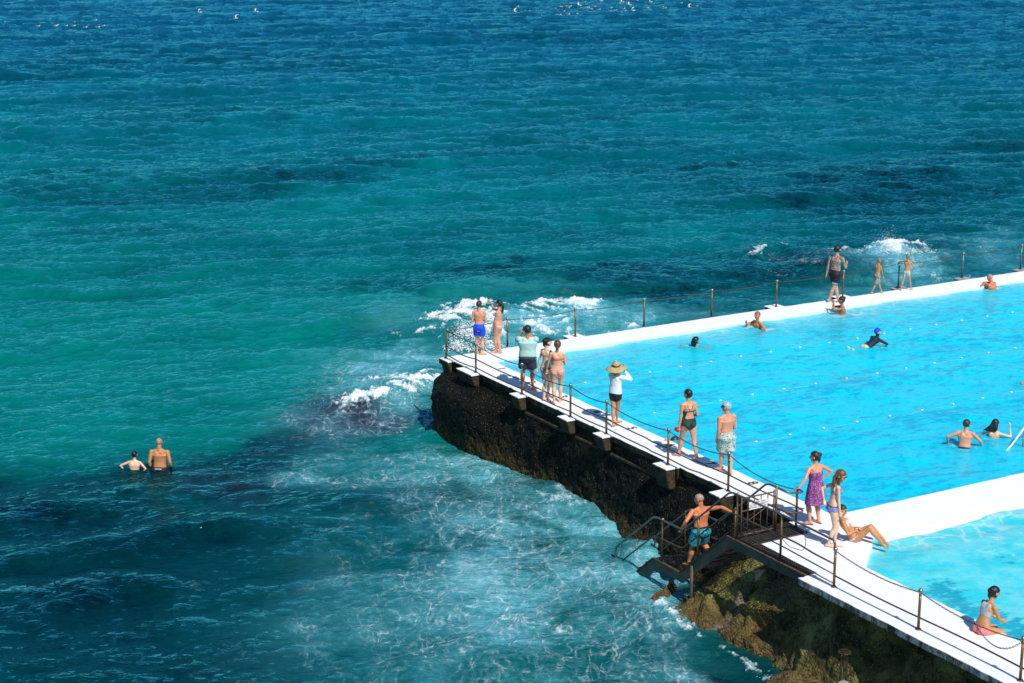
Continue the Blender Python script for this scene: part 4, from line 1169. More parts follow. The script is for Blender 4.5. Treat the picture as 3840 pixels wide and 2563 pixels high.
def person(label, pos, yaw, h, skin_mat, feet, hands, **o):
    """feet / hands: ((left),(right)) targets in the local frame x=right, y=forward, z=up (metres).
    Every measure of the figure scales with h."""
    g = lambda k, d=None: o.get(k, d)
    fat = g('fat', 1.0); fem = g('fem', False); child = g('child', False); hs = g('hs', 1.2 if child else 1.10)
    root = empty('person', pos, R(yaw - 90), label=label, cat='person')
    if g('group'): root['group'] = g('group')
    lean = R(g('lean', 2)); roll = R(g('roll', 0)); twist = R(g('twist', 0)); bend = R(g('bend', 0))
    pz = g('pz', .525 * h); px, py = g('pxy', (0, 0))
    P = V3(px, py, pz)
    Rp = Matrix.Rotation(g('hiprot', 0) * math.pi / 180, 3, 'Z')
    Rl = Matrix.Rotation(-lean, 3, 'X'); Rr = Matrix.Rotation(roll, 3, 'Y'); Rt = Matrix.Rotation(twist, 3, 'Z')
    Mp = Rp @ Rr @ Rl
    Mc = Rp @ Rt @ Rr @ Matrix.Rotation(-lean - bend, 3, 'X')
    low = Mp @ V3(0, 0, 1); up = Mc @ V3(0, 0, 1)
    xr = Mc @ V3(1, 0, 0); fw = Mc @ V3(0, 1, 0)
    sp0 = P; sp1 = P + low * .10 * h; sp2 = sp1 + (low + up).normalized() * .09 * h; sp3 = sp2 + up * .105 * h
    hy = R(g('hyaw', 0)); hp = R(g('hpitch', 0)); hr_ = R(g('hroll', 0))
    Mh = (Matrix.Rotation(hy, 3, 'Z') @ Mc.normalized() @ Matrix.Rotation(-hp, 3, 'X') @ Matrix.Rotation(hr_, 3, 'Y'))
    if g('head_up', True):    # keep the head level although the trunk leans
        q = Rp @ Rt @ Matrix.Rotation(hy, 3, 'Z') @ Matrix.Rotation(-hp - (lean + bend) * .35, 3, 'X') @ Matrix.Rotation(hr_, 3, 'Y'); Mh = q
    hx, hf, hu = Mh @ V3(1, 0, 0), Mh @ V3(0, 1, 0), Mh @ V3(0, 0, 1)
    neck = sp3; hc = neck + (up * .6 + hu * .6).normalized() * (.112 * h) + hf * .014 * h
    hc = neck + up * .035 * h + hu * (.078 * h * (.5 + .5 * hs)) + hf * .012 * h
    B = MB(); seg = []      # seg: (type, side, A, B, radius)
    sw = g('sw', .108 if not fem else .096) * (1 + (fat - 1) * .4); hw = .052 if not fem else .056
    m = h * fat
    cw = 1.13 if not fem else .93; ww = 1.07 if not fem else .90; hpw = .95 if not fem else 1.06
    k = h
    # trunk
    back = -fw
    ctr = [sp0 - low * .045 * k - Mp @ V3(0, .004 * k, 0), sp0 + back * .006 * k, sp0 + low * .05 * k, sp1 + low * .01 * k, sp2 - up * .02 * k, sp2 + up * .03 * k, sp3 - up * .045 * k, sp3 - up * .018 * k]
    rad = [(.070 * hpw * m, .052 * m), (.096 * hpw * m, .066 * m), (.088 * hpw * m, .060 * m), (.075 * ww * m, .052 * m), (.082 * ww * m, .056 * m), (.094 * cw * m, .062 * m), (.088 * cw * k, .048 * k), (.05 * k, .036 * k)]
    B.loft(ctr, rad, seg=18, ref=Mp @ V3(1, 0, 0))
    if g('belly'): B.ell(sp1 + fw * .03 * k, (.07 * m, .05 * m * g('belly'), .075 * m), (xr, fw, up))
    for s in (-1, 1):      # buttocks, shoulder blades and chest
        B.ell(sp0 + Mp @ V3(s * .040 * m, -.030 * m, -.022 * k), (.048 * m, .046 * m, .052 * k), (Mp @ V3(1, 0, 0), Mp @ V3(0, 1, 0), low))
        B.ell(sp2 + up * .045 * k + xr * s * .042 * k + back * .032 * m, (.036 * k, .024 * k, .046 * k), (xr, fw, up))
        if fem: B.ell(sp2 + up * .022 * k + xr * s * .040 * k + fw * .052 * m, (.036 * m, .034 * m * g('bust', 1), .034 * k), (xr, fw, up))
        else: B.ell(sp2 + up * .04 * k + xr * s * .042 * k + fw * .034 * m, (.044 * k, .026 * k, .034 * k), (xr, fw, up))
        B.loft([sp3 + up * .012 * k + xr * s * .012 * k, sp3 - up * .014 * k + xr * s * sw * .5 * k, sp3 - up * .032 * k + xr * s * (sw - .006) * k], [.022 * k, .026 * k, .029 * k], seg=10)   # trapezius
    seg.append((0, 0, sp0 - low * .05 * k, sp3, .09 * k))
    # neck and head
    nr = .031 * k * (1 if not fem else .88) * (.5 + .5 * fat) * (.9 if child else 1)
    B.loft([neck - up * .035 * k - fw * .004 * k, neck + up * .02 * k, hc - hu * .035 * k * hs - hf * .012 * k], [nr * 1.25, nr, nr], seg=12)
    seg.append((8, 0, neck - up * .01 * k, neck + up * .028 * k, nr))
    e = k * hs
    B.ell(hc + hu * .012 * e - hf * .006 * e, (.0435 * e, .054 * e, .052 * e), (hx, hf, hu), 18, 12)
    B.ell(hc - hu * .012 * e + hf * .018 * e, (.036 * e, .034 * e, .048 * e), (hx, hf, hu), 16, 10)
    B.ell(hc - hu * .045 * e + hf * .026 * e, (.021 * e, .022 * e, .018 * e), (hx, hf, hu))
    B.loft([hc + hu * .008 * e + hf * .048 * e, hc - hu * .014 * e + hf * .060 * e], [.005 * e, .0085 * e], seg=8)
    for s in (-1, 1):
        B.ell(hc + hx * s * .044 * e - hf * .002 * e - hu * .004 * e, (.006 * e, .012 * e, .019 * e), (hx, hf, hu), 10, 7)
    seg.append((7, 0, hc - hu * .03 * e, hc + hu * .03 * e, .05 * e))
    # arms
    hint_default = {0: V3(-.25, -1, -.2), 1: V3(.25, -1, -.2)}
    J = {}
    for si, s in enumerate((-1, 1)):
        A = sp3 - up * (.030 + g('shz', (0, 0))[si]) * k + xr * s * sw * k
        T = V3(*hands[si]) if hands[si] is not None else A + V3(s * .05 * k, .02 * k, -.318 * k)
        hint = V3(*g('ehint', (hint_default[0], hint_default[1]))[si]) if g('ehint') else hint_default[si]
        E_, Wr = ik(A, T, .165 * k, .145 * k, hint)
        ar = fat ** .8 * (1 if not fem else .86) * (.82 if child else 1)
        B.ell(A, (.031 * k * ar, .031 * k * ar, .031 * k * ar))
        B.loft([A, A.lerp(E_, .35), A.lerp(E_, .85), E_], [.029 * k * ar, .028 * k * ar, .0215 * k * ar, .0205 * k * ar], seg=12)
        B.loft([E_, E_.lerp(Wr, .3), E_.lerp(Wr, .85), Wr], [.0205 * k * ar, .0225 * k * ar, .0148 * k * ar, .0145 * k * ar], seg=12)
        seg += [(1, s, A, E_, .028 * k * ar), (2, s, E_, Wr, .02 * k * ar)]
        fd = (Wr - E_).normalized()
        D = V3(*g('hd')[si]).normalized() if g('hd') and g('hd')[si] else fd
        Nn = V3(*g('hn')[si]) if g('hn') and g('hn')[si] else V3(-s, 0, 0)
        Nn = (Nn - D * Nn.dot(D)); Nn = Nn.normalized() if Nn.length > 1e-3 else D.orthogonal()
        Sd = D.cross(Nn)
        th = V3(0, 1, .3) if not g('thumb') or not g('thumb')[si] else V3(*g('thumb')[si])
        if Sd.dot(th) < 0: Sd = -Sd
        cur = R(g('curl', (28, 28))[si])
        hk = k * (.98 if not child else 1.02)
        B.loft([Wr, Wr + D * .018 * hk, Wr + D * .045 * hk, Wr + D * .056 * hk], [(.014 * hk, .011 * hk), (.020 * hk, .0105 * hk), (.0235 * hk, .0095 * hk), (.0225 * hk, .0085 * hk)], seg=12, ref=Sd)
        for q, (off, ln) in enumerate(((.0165, .041), (.0055, .046), (-.0055, .043), (-.0165, .034))):
            p0 = Wr + D * (.052 - abs(q - 1.3) * .002) * hk + Sd * off * hk; dd = D; pts = [p0]
            sprd = Sd * off * 2.2
            for j, fr in enumerate((.42, .33, .25)):
                a = cur * (.55 + .45 * j) * (1 + .12 * q)
                dd = (D * math.cos(a) + Nn * math.sin(a) + sprd).normalized() if j == 0 else (D * math.cos(a * 1.5) + Nn * math.sin(a * 1.5) + sprd * .5).normalized()
                pts.append(pts[-1] + dd * ln * fr * hk)
            B.loft(pts, [.0064 * hk, .0062 * hk, .0058 * hk, .0052 * hk], seg=8)
        p0 = Wr + D * .016 * hk + Sd * .014 * hk
        t1 = p0 + (D * .65 + Sd * .75 + Nn * .2).normalized() * .022 * hk; t2 = t1 + (D * .9 + Sd * .35 + Nn * math.sin(cur) * .6).normalized() * .022 * hk
        B.loft([p0, t1, t2], [.0075 * hk, .0063 * hk, .005 * hk], seg=8)
        seg.append((3, s, Wr, Wr + D * .09 * hk, .02 * k))
        J['sh' + 'LR'[si]] = A; J['el' + 'LR'[si]] = E_; J['wr' + 'LR'[si]] = Wr; J['hd' + 'LR'[si]] = Wr + D * .05 * hk; J['D' + 'LR'[si]] = D; J['N' + 'LR'[si]] = Nn
    # legs
    for si, s in enumerate((-1, 1)):
        A = sp0 + Mp @ V3(s * hw * k, 0, -.02 * k)
        T = V3(*feet[si])            # ankle target given as sole point
        ft = R(g('footyaw', (12, -12))[si]); fdir = Matrix.Rotation(ft, 3, 'Z') @ V3(0, 1, 0)
        fp = R(g('footpitch', (0, 0))[si])
        an = T + V3(0, 0, .042 * k)
        kh = V3(*g('khint')[si]) if g('khint') else V3(s * .05, 1, 0)
        K, an = ik(A, an, .242 * k, .236 * k, kh)
        lr = fat ** .9 * (1 if not fem else 1.02) * (.84 if child else 1) * g('leg', 1)
        B.loft([A, A.lerp(K, .25), A.lerp(K, .8), K], [.053 * k * lr, .0505 * k * lr, .034 * k * lr, .0315 * k * lr], seg=14)
        cb = (K - A).normalized() + (K - an).normalized()
        calf = -cb.normalized() if cb.length > .05 else V3(0, -1, 0)
        B.loft([K, K.lerp(an, .12), K.lerp(an, .34) + calf * .007 * k, K.lerp(an, .75), an], [.0315 * k * lr, .030 * k * lr, .0325 * k * lr, .0205 * k * lr, .0185 * k * lr], seg=14)
        seg += [(4, s, A, K, .045 * k * lr), (5, s, K, an, .028 * k * lr)]
        fr3 = (fdir * math.cos(fp) - V3(0, 0, 1) * math.sin(fp)).normalized(); fu = V3(0, 0, 1) * math.cos(fp) + fdir * math.sin(fp)
        side = fr3.cross(fu).normalized()
        base = an - fu * .042 * k
        B.loft([base - fr3 * .026 * k + fu * .020 * k, base + fr3 * .01 * k + fu * .026 * k, base + fr3 * .055 * k + fu * .018 * k, base + fr3 * .088 * k + fu * .011 * k],
               [(.0175 * k, .0165 * k), (.019 * k, .024 * k), (.0235 * k, .016 * k), (.024 * k, .009 * k)], seg=12, ref=side)
        for q in range(5):
            o_ = (-.0185 + q * .0092) * k * (1 if s > 0 else -1)
            ln = (.026 - q * .0030) * k
            b0 = base + fr3 * (.086 - q * .0035) * k + side * o_ + fu * .0085 * k
            B.loft([b0, b0 + fr3 * ln], [(.0068 if q == 0 else .0048) * k] * 2, seg=8)
        seg.append((6, s, base, base + fr3 * .09 * k, .02 * k))
        J['hip' + 'LR'[si]] = A; J['kn' + 'LR'[si]] = K; J['an' + 'LR'[si]] = an; J['ff' + 'LR'[si]] = (base, fr3, fu, side)
    J.update(P=P, sp0=sp0, sp1=sp1, sp2=sp2, sp3=sp3, up=up, low=low, xr=xr, fw=fw, hc=hc, hx=hx, hf=hf, hu=hu, Mp=Mp, e=e, k=k, seg=seg, m=m)
    body = remesh(B, 'body', skin_mat, root, g('vox', .0085), 5)
    J['body'] = body; J['root'] = root; J['fem'] = fem
    # fields per vertex for fitted clothing
    me = body.data; n = len(me.vertices)
    co_ = np.empty(n * 3, np.float32); me.vertices.foreach_get('co', co_); co_ = co_.reshape(-1, 3)
    no = np.array([tuple(v.normal) for v in me.vertices], np.float32)
    best = np.full(n, 1e9); typ = np.zeros(n, int); tt = np.zeros(n); sdv = np.zeros(n, int)
    for (ty, sd, a, b, r) in seg:
        a = np.array(a); b = np.array(b); d = b - a; t = np.clip(((co_ - a) @ d) / (d @ d), 0, 1)
        q = np.linalg.norm(co_ - a - t[:, None] * d, axis=1) - r
        if ty == 0: q -= .012 * k
        mk = q < best; best[mk] = q[mk]; typ[mk] = ty; tt[mk] = t[mk]; sdv[mk] = sd
    s_ = (co_ - np.array(sp0)) @ np.array(low)
    s2_ = .10 * k + (co_ - np.array(sp1)) @ np.array(up)
    ss = np.where(s_ < .1 * k, s_, s2_) / k
    x_ = np.where(s_ < .1 * k, (co_ - np.array(sp0)) @ np.array(Mp @ V3(1, 0, 0)), (co_ - np.array(sp2)) @ np.array(xr)) / k
    y_ = np.where(s_ < .1 * k, (co_ - np.array(sp0)) @ np.array(Mp @ V3(0, 1, 0)), (co_ - np.array(sp2)) @ np.array(fw)) / k
    H_ = (co_ - np.array(hc)) / e
    J['F'] = dict(co=co_, no=no, typ=typ, t=tt, sd=sdv, s=ss, x=x_, y=y_, hx=H_ @ np.array(hx), hy=H_ @ np.array(hf), hz=H_ @ np.array(hu))
    return J

def remesh(B, name, mat, parent, vox, it=2, **k):
    tmp = mesh_obj('tmp', B.v, B.f, None)
    r = tmp.modifiers.new('r', 'REMESH'); r.mode = 'VOXEL'; r.voxel_size = vox; r.use_smooth_shade = True
    if it:
        s = tmp.modifiers.new('s', 'SMOOTH'); s.factor = .5; s.iterations = it
    dg = bpy.context.evaluated_depsgraph_get()
    me = bpy.data.meshes.new_from_object(tmp.evaluated_get(dg)); me.name = name
    old = tmp.data; bpy.data.objects.remove(tmp); bpy.data.meshes.remove(old)
    me.materials.clear(); me.materials.append(mat)
    me.polygons.foreach_set('use_smooth', [True] * len(me.polygons))
    o = bpy.data.objects.new(name, me); COL.objects.link(o); o.parent = parent
    return tag(o, **k)

def wear(J, name, mat, pred, off=.005, rough=None, extra=None):
    """clothing cut from the body's own surface where pred holds, lifted off the skin"""
    F = J['F']; m = pred(F); me = J['body'].data
    nl = len(me.loops); np_ = len(me.polygons)
    li = np.empty(nl, np.int32); me.loops.foreach_get('vertex_index', li)
    ls = np.empty(np_, np.int32); me.polygons.foreach_get('loop_start', ls); lt = np.empty(np_, np.int32); me.polygons.foreach_get('loop_total', lt)
    q4 = lt == 4
    quads = li[ls[q4][:, None] + np.arange(4)[None]]
    keep = quads[m[quads].all(1)]
    if not len(keep): return None
    used = np.unique(keep); mp = np.full(len(F['co']), -1); mp[used] = np.arange(len(used))
    ofs = off if np.isscalar(off) else off(F)[used][:, None]
    # border points stay on the skin so that the edge closes
    cnt = np.zeros(len(F['co'])); tot = np.zeros(len(F['co'])); np.add.at(cnt, keep.ravel(), 1); np.add.at(tot, quads.ravel(), 1)
    brd = (cnt < tot)[used][:, None]
    v = F['co'][used] + F['no'][used] * np.where(brd, .0008, ofs)
    v = [tuple(p) for p in v]; f = [tuple(q) for q in mp[keep]]
    if extra:
        o0 = len(v); v += [tuple(p) for p in extra.v]; f += [tuple(i + o0 for i in q) for q in extra.f]
    return mesh_obj(name, v, f, mat, J['root'])

T_ = lambda F: F['typ'] == 0
def shorts(J, mat, waist=.065, leg=.55, loose=1.16, name='shorts', flare=1.0):
    k = J['k']; B = MB(); m = J['m']; Mp = J['Mp']; s0 = J['sp0']; low = J['low']
    hpw = 1.06 if J['fem'] else .96
    q = loose
    B.loft([s0 - low * .055 * k, s0 - low * .01 * k - Mp @ V3(0, .008 * k, 0), s0 + low * waist * k], [(.088 * hpw * m * q, .062 * m * q), (.101 * hpw * m * q, .074 * m * q), (.086 * hpw * m * (1 + (q - 1) * .4), .061 * m * (1 + (q - 1) * .4))], seg=18, ref=Mp @ V3(1, 0, 0), round_ends=False)
    for s in 'LR':
        A = J['hip' + s]; K = J['kn' + s]
        B.loft([A, A.lerp(K, leg * .5), A.lerp(K, leg)], [.056 * m * q, .056 * m * q * flare, .055 * m * q * flare], seg=14, round_ends=False)
    for s in (-1, 1): B.ell(s0 + Mp @ V3(s * .042 * m, -.032 * m, -.022 * k), (.05 * m * q, .047 * m * q, .055 * k), (Mp @ V3(1, 0, 0), Mp @ V3(0, 1, 0), low))
    crumple(B, .004, 14)
    return remesh(B, name, mat, J['root'], .009, 1)
def crumple(B, a, f):
    if not B.v: return
    c = np.array([tuple(p) for p in B.v]); d = fbm(c * f, 2, 3) * a
    ctr = c.mean(0); n = c - ctr; n /= np.linalg.norm(n, axis=1)[:, None] + 1e-9
    B.v = [tuple(p) for p in c + n * d[:, None]]

def hair(J, mat, style='short', off=.010, name='hair', line=.012):
    k = J['k']; e = J['e']; hc, hx, hf, hu = J['hc'], J['hx'], J['hf'], J['hu']
    def pred(F):
        hd = (F['typ'] == 7) | ((F['typ'] == 8) & (F['hz'] > -.05))
        top = F['hz'] > (.022 + .35 * np.maximum(F['hy'] - .02, 0))
        back = (F['hy'] < line) & (F['hz'] > (-.042 if style != 'bald' else -.02))
        ear = (np.abs(F['hx']) > .040) & (F['hz'] < .012) & (np.abs(F['hy']) < .014)
        return hd & (top | back) & ~ear
    ex = MB()
    P = lambda x, y, z: hc + hx * x * e + hf * y * e + hu * z * e
    if style == 'bun':
        ex.ell(P(0, -.058, .048), (.024 * e, .022 * e, .022 * e))
    if style == 'topbun':
        ex.ell(P(0, -.035, .068), (.022 * e, .020 * e, .018 * e))
        ex.loft([P(0, -.052, -.01), P(.005, -.062, -.04), P(.01, -.058, -.07)], [.016 * e, .012 * e, .004 * e], seg=8)
    if style == 'messy':
        ex.ell(P(.012, -.058, .03), (.032 * e, .026 * e, .028 * e)); ex.ell(P(-.015, -.05, .012), (.028 * e, .024 * e, .03 * e)); ex.loft([P(0, -.05, .0), P(.0, -.056, -.04), P(.01, -.05, -.065)], [.026 * e, .018 * e, .006 * e], seg=8)
    if style == 'pony':
        ex.loft([P(0, -.05, .02), P(0, -.075, .0), P(.0, -.085, -.05), P(.0, -.08, -.11), P(.0, -.07, -.16)], [.014 * e, .018 * e, .020 * e, .017 * e, .005 * e], seg=10)
    if style == 'plait':
        ex.ell(P(0, -.058, .02), (.02 * e, .02 * e, .02 * e)); ex.loft([P(0, -.06, .01), P(0, -.068, -.03), P(.0, -.062, -.07), P(0, -.055, -.11)], [.012 * e, .014 * e, .012 * e, .004 * e], seg=8)
    if style == 'long':
        for x in (-.036, -.018, 0, .018, .036):
            ex.loft([P(x, -.03, .02), P(x * 1.15, -.058, -.03), P(x * 1.3, -.056, -.085), P(x * 1.25 + .004, -.05, -.13 - .02 * math.sin(x * 90))], [.02 * e, .019 * e, .018 * e, .006 * e], seg=8)
    if style == 'sidelong':
        for x in (-.03, -.01, .012, .032):
            ex.loft([P(x, -.028, .02), P(x * 1.3, -.050, -.03), P(x * 1.5 + .006, -.03, -.09), P(x * 1.5 + .012, .005, -.145)], [.02 * e, .02 * e, .018 * e, .006 * e], seg=8)
        ex.loft([P(.040, .012, .03), P(.050, .02, -.02), P(.048, .03, -.09), P(.045, .03, -.15)], [.012 * e, .014 * e, .015 * e, .005 * e], seg=8)
        ex.loft([P(-.040, .012, .03), P(-.050, .02, -.02), P(-.050, .03, -.09)], [.012 * e, .013 * e, .006 * e], seg=8)
    if style == 'wetlong':
        for x in (-.05, -.03, -.01, .012, .034):
            ex.loft([P(x * .6, -.03, .02), P(x, -.056, -.03), P(x * 1.5 - .02, -.062, -.075), P(x * 1.9 - .05, -.055, -.105)], [.022 * e, .02 * e, .02 * e, .008 * e], seg=8)
    if style == 'shoulder':
        for x in (-.034, -.012, .012, .034):
            ex.loft([P(x, -.03, .02), P(x * 1.1, -.052, -.03), P(x * 1.15, -.046, -.085)], [.02 * e, .02 * e, .007 * e], seg=8)
    if ex.v: crumple(ex, .006, 30)
    return wear(J, name, mat, pred, off=off * e, extra=ex if ex.v else None)

def face(J, eyes=True, mouth=True, glasses=False):
    e = J['e']; hc, hx, hf, hu = J['hc'], J['hx'], J['hf'], J['hu']
    if glasses:
        b = MB()
        for s in (-1, 1): b.ell(hc + hx * s * .018 * e + hf * .054 * e + hu * .008 * e, (.015 * e, .007 * e, .011 * e), (hx, hf, hu))
        b.loft([hc + hx * -.046 * e + hf * .0 * e + hu * .01 * e, hc + hx * -.04 * e + hf * .042 * e + hu * .01 * e, hc + hf * .058 * e + hu * .012 * e, hc + hx * .04 * e + hf * .042 * e + hu * .01 * e, hc + hx * .046 * e + hu * .01 * e], [.003 * e] * 5, seg=6)
        b.build('sunglasses', MAT['black'], parent=J['root'])
    elif eyes:
        for s in (-1, 1):
            b = MB(); b.ell(hc + hx * s * .0165 * e + hf * .0505 * e + hu * .006 * e, (.0075 * e, .004 * e, .004 * e), (hx, hf, hu), 8, 6); b.build('eye', MAT['eye'], parent=J['root'])
            b = MB(); b.loft([hc + hx * s * .008 * e + hf * .053 * e + hu * .017 * e, hc + hx * s * .026 * e + hf * .047 * e + hu * .017 * e], [.0022 * e] * 2, seg=6); b.build('eyebrow', MAT['hair_brown'], parent=J['root'])
    if mouth:
        b = MB(); b.ell(hc - hu * .029 * e + hf * .0515 * e, (.012 * e, .004 * e, .0032 * e), (hx, hf, hu), 8, 6); b.build('mouth', MAT['lip'], parent=J['root'])

sk = {}
for n_, c_ in dict(pale=(.74, .395, .25), pink=(.70, .305, .18), tan=(.58, .25, .10), brown=(.40, .17, .075), red=(.66, .205, .085), fair=(.80, .49, .33), olive=(.50, .30, .19)).items(): sk[n_] = skin('skin_' + n_, c_)
sk['tattoo'] = skin('tattooed_skin', (.56, .30, .20), tattoo=True)
MAT['eye'] = simple('eye_dark', (.03, .02, .02), .3, var=.1); MAT['lip'] = simple('lips', (.45, .15, .13), .4, var=.1)
def hm(n_, c_): MAT[n_] = simple(n_, c_, .45, var=.4, scale=30, bmp=.004, bscale=60)
hm('hair_brown', (.045, .025, .014)); hm('hair_black', (.010, .008, .008)); hm('hair_dark', (.022, .013, .009)); hm('hair_red', (.17, .055, .016)); hm('hair_auburn', (.13, .05, .018))
hm('hair_fair', (.26, .16, .07)); hm('hair_grey', (.42, .43, .44)); hm('hair_ginger', (.24, .11, .045)); hm('hair_stubble', (.42, .25, .18))
def cloth(n_, c_, **k): MAT[n_] = simple(n_, c_, .75, var=k.get('var', .12), scale=k.get('scale', 10), bmp=.012, bscale=14)
cloth('blue_cloth', (.005, .06, .62)); cloth('navy_cloth', (.022, .028, .055)); cloth('black_cloth', (.008, .008, .010)); cloth('mint_cloth', (.40, .62, .55), var=.06); cloth('white_cloth', (.78, .79, .82), var=.04)
cloth('coral_cloth', (.80, .12, .09)); cloth('grey_cloth', (.40, .41, .46)); cloth('pink_cloth', (.82, .22, .22)); cloth('pale_pink_cloth', (.80, .62, .64)); cloth('deep_navy', (.008, .016, .09)); cloth('rash_navy', (.006, .02, .04)); cloth('cap_blue', (.01, .05, .60)); cloth('denim', (.10, .13, .18))
MAT['leopard'] = pattern('animal_print', [(.02, .008, .006), (.55, .38, .28), (.08, .02, .015), (.7, .6, .52)], 24)
MAT['coral_print'] = pattern('coral_print', [(.75, .10, .10), (.72, .50, .36), (.50, .28, .16), (.72, .55, .42), (.75, .15, .13)], 20)
MAT['floral'] = pattern('floral_print', [(.05, .20, .17), (.60, .66, .62), (.30, .40, .38), (.70, .72, .68), (.08, .16, .16)], 15)
MAT['dark_floral'] = pattern('dark_print', [(.006, .009, .009), (.01, .06, .045), (.006, .009, .009), (.02, .11, .07), (.006, .01, .01)], 20)
MAT['teal_print'] = pattern('teal_print', [(.0, .05, .09), (.01, .28, .36), (.02, .42, .50), (.0, .13, .20)], 14)
MAT['purple_print'] = pattern('purple_print', [(.16, .01, .10), (.55, .30, .50), (.24, .02, .17), (.08, .02, .16), (.40, .10, .36), (.16, .01, .10)], 13)
MAT['kid_print'] = pattern('board_print', [(.03, .05, .10), (.60, .60, .52), (.04, .09, .17), (.55, .35, .12), (.02, .04, .08)], 17)
MAT['girl_print'] = pattern('pale_print', [(.70, .58, .45), (.35, .25, .15), (.75, .70, .62), (.6, .45, .3)], 34)
MAT['pale_floral'] = pattern('pale_floral', [(.65, .60, .60), (.30, .35, .45), (.72, .65, .62), (.5, .25, .2)], 34)
MAT['bikini_print'] = pattern('blue_violet_print', [(.10, .06, .40), (.45, .40, .65), (.08, .20, .50), (.25, .10, .40)], 20)
MAT['swim_print'] = pattern('swim_print', [(.55, .06, .30), (.60, .45, .05), (.20, .05, .25), (.62, .12, .40)], 18)
MAT['straw'] = simple('straw', (.48, .36, .17), .85, var=.22, scale=60, bmp=.01, bscale=80)
MAT['redplastic'] = simple('red_plastic', (.70, .03, .03), .4, var=.1)
MAT['phone'] = simple('phone_case', (.10, .45, .60), .35, var=.1)
MAT['thong'] = simple('dark_rubber', (.03, .015, .012), .7, var=.3)

def strap(J, name, pts, r, mat):
    b = MB(); b.loft([Vector(p) for p in pts], [r] * len(pts), seg=6); return b.build(name, mat, parent=J['root'])
def band(s0, s1, x=None, y=None):
    def f(F):
        m = T_(F) & (F['s'] > s0) & (F['s'] < s1)
        if x: m &= (F['x'] > x[0]) & (F['x'] < x[1])
        if y: m &= (F['y'] > y[0]) & (F['y'] < y[1])
        return m
    return f
def bikini_bottom(J, mat, name='bikini_bottom', hi=.018, full=False):
    def f(F):
        tr = (F['typ'] == 0) | ((F['typ'] == 4) & (F['t'] < .32))
        s, x, y = F['s'], F['x'], F['y']
        cut = -.012 - .095 * np.clip(1 - np.abs(x) / .092, 0, 1) if not full else -.045 - .06 * np.clip(1 - np.abs(x) / .09, 0, 1)
        cut = np.where(y > 0, cut + (.018 if not full else 0), cut)
        return tr & (s < hi) & (s > cut)
    return wear(J, name, mat, f, .004)
def bikini_top(J, mat, name='bikini_top', back=(.184, .198), front=(.172, .248)):
    def f(F):
        s, x, y = F['s'], F['x'], F['y']
        fr = (y > .022) & (s > front[0]) & (s < front[1] - .45 * np.abs(np.abs(x) - .040)) & (np.abs(x) < .085)
        bk = (y <= .03) & (s > back[0]) & (s < back[1])
        return T_(F) & (fr | bk)
    return wear(J, name, mat, f, .005)

def pers(label, pos, yaw, h, skin_, feet, hands, **o):
    """feet and hands may be given as world points (Vector) or local tuples"""
    pos = Vector(pos); ya = R(yaw); f = Vector((math.cos(ya), math.sin(ya), 0)); r = Vector((math.sin(ya), -math.cos(ya), 0))
    def loc(t):
        if t is None: return None
        if isinstance(t, Vector): d = t - pos; return (d.dot(r), d.dot(f), d.z)
        return t
    return person(label, pos, yaw, h, sk[skin_], [loc(t) for t in feet], [loc(t) for t in hands], **o)
def mid(a, b): return (a + b) / 2

# 1 boy in blue shorts, far corner
fl, fr = G(1788, 1328), G(1806, 1332)
J = pers('boy in bright blue shorts standing at the far corner of the deck', mid(fl, fr), 78, 1.62, 'pink', (fl, fr), ((-.12, .20, 1.04), (.13, .20, 1.00)), fat=.98, sw=.102,
         ehint=(V3(-.45, -1, -.5), V3(.45, -1, -.5)), footyaw=(-50, -60), lean=0, hd=((.9, .4, .1), (-.9, .4, .1)))
shorts(J, MAT['blue_cloth'], .05, .62, 1.16); hair(J, MAT['hair_brown'], 'short', .006); face(J)
# 2 girl with the long dark ponytail
fl, fr = G(1862, 1322), G(1876, 1326)
J = pers('girl with a long dark ponytail and pale bikini, one arm raised to her face', mid(fl, fr), 158, 1.60, 'pink', (fl, fr), ((-.08, .17, .74), (.10, .27, 1.49)), fem=True, fat=1.2, lean=-4, hyaw=-15,
         ehint=(V3(-.1, -.8, -.2), V3(.4, .4, -1)), hd=((0, .25, -1), (.1, .9, .5)), footyaw=(30, 10), belly=1.0)
bikini_bottom(J, MAT['pale_floral']); bikini_top(J, MAT['pale_floral']); hair(J, MAT['hair_black'], 'pony', .008); face(J)
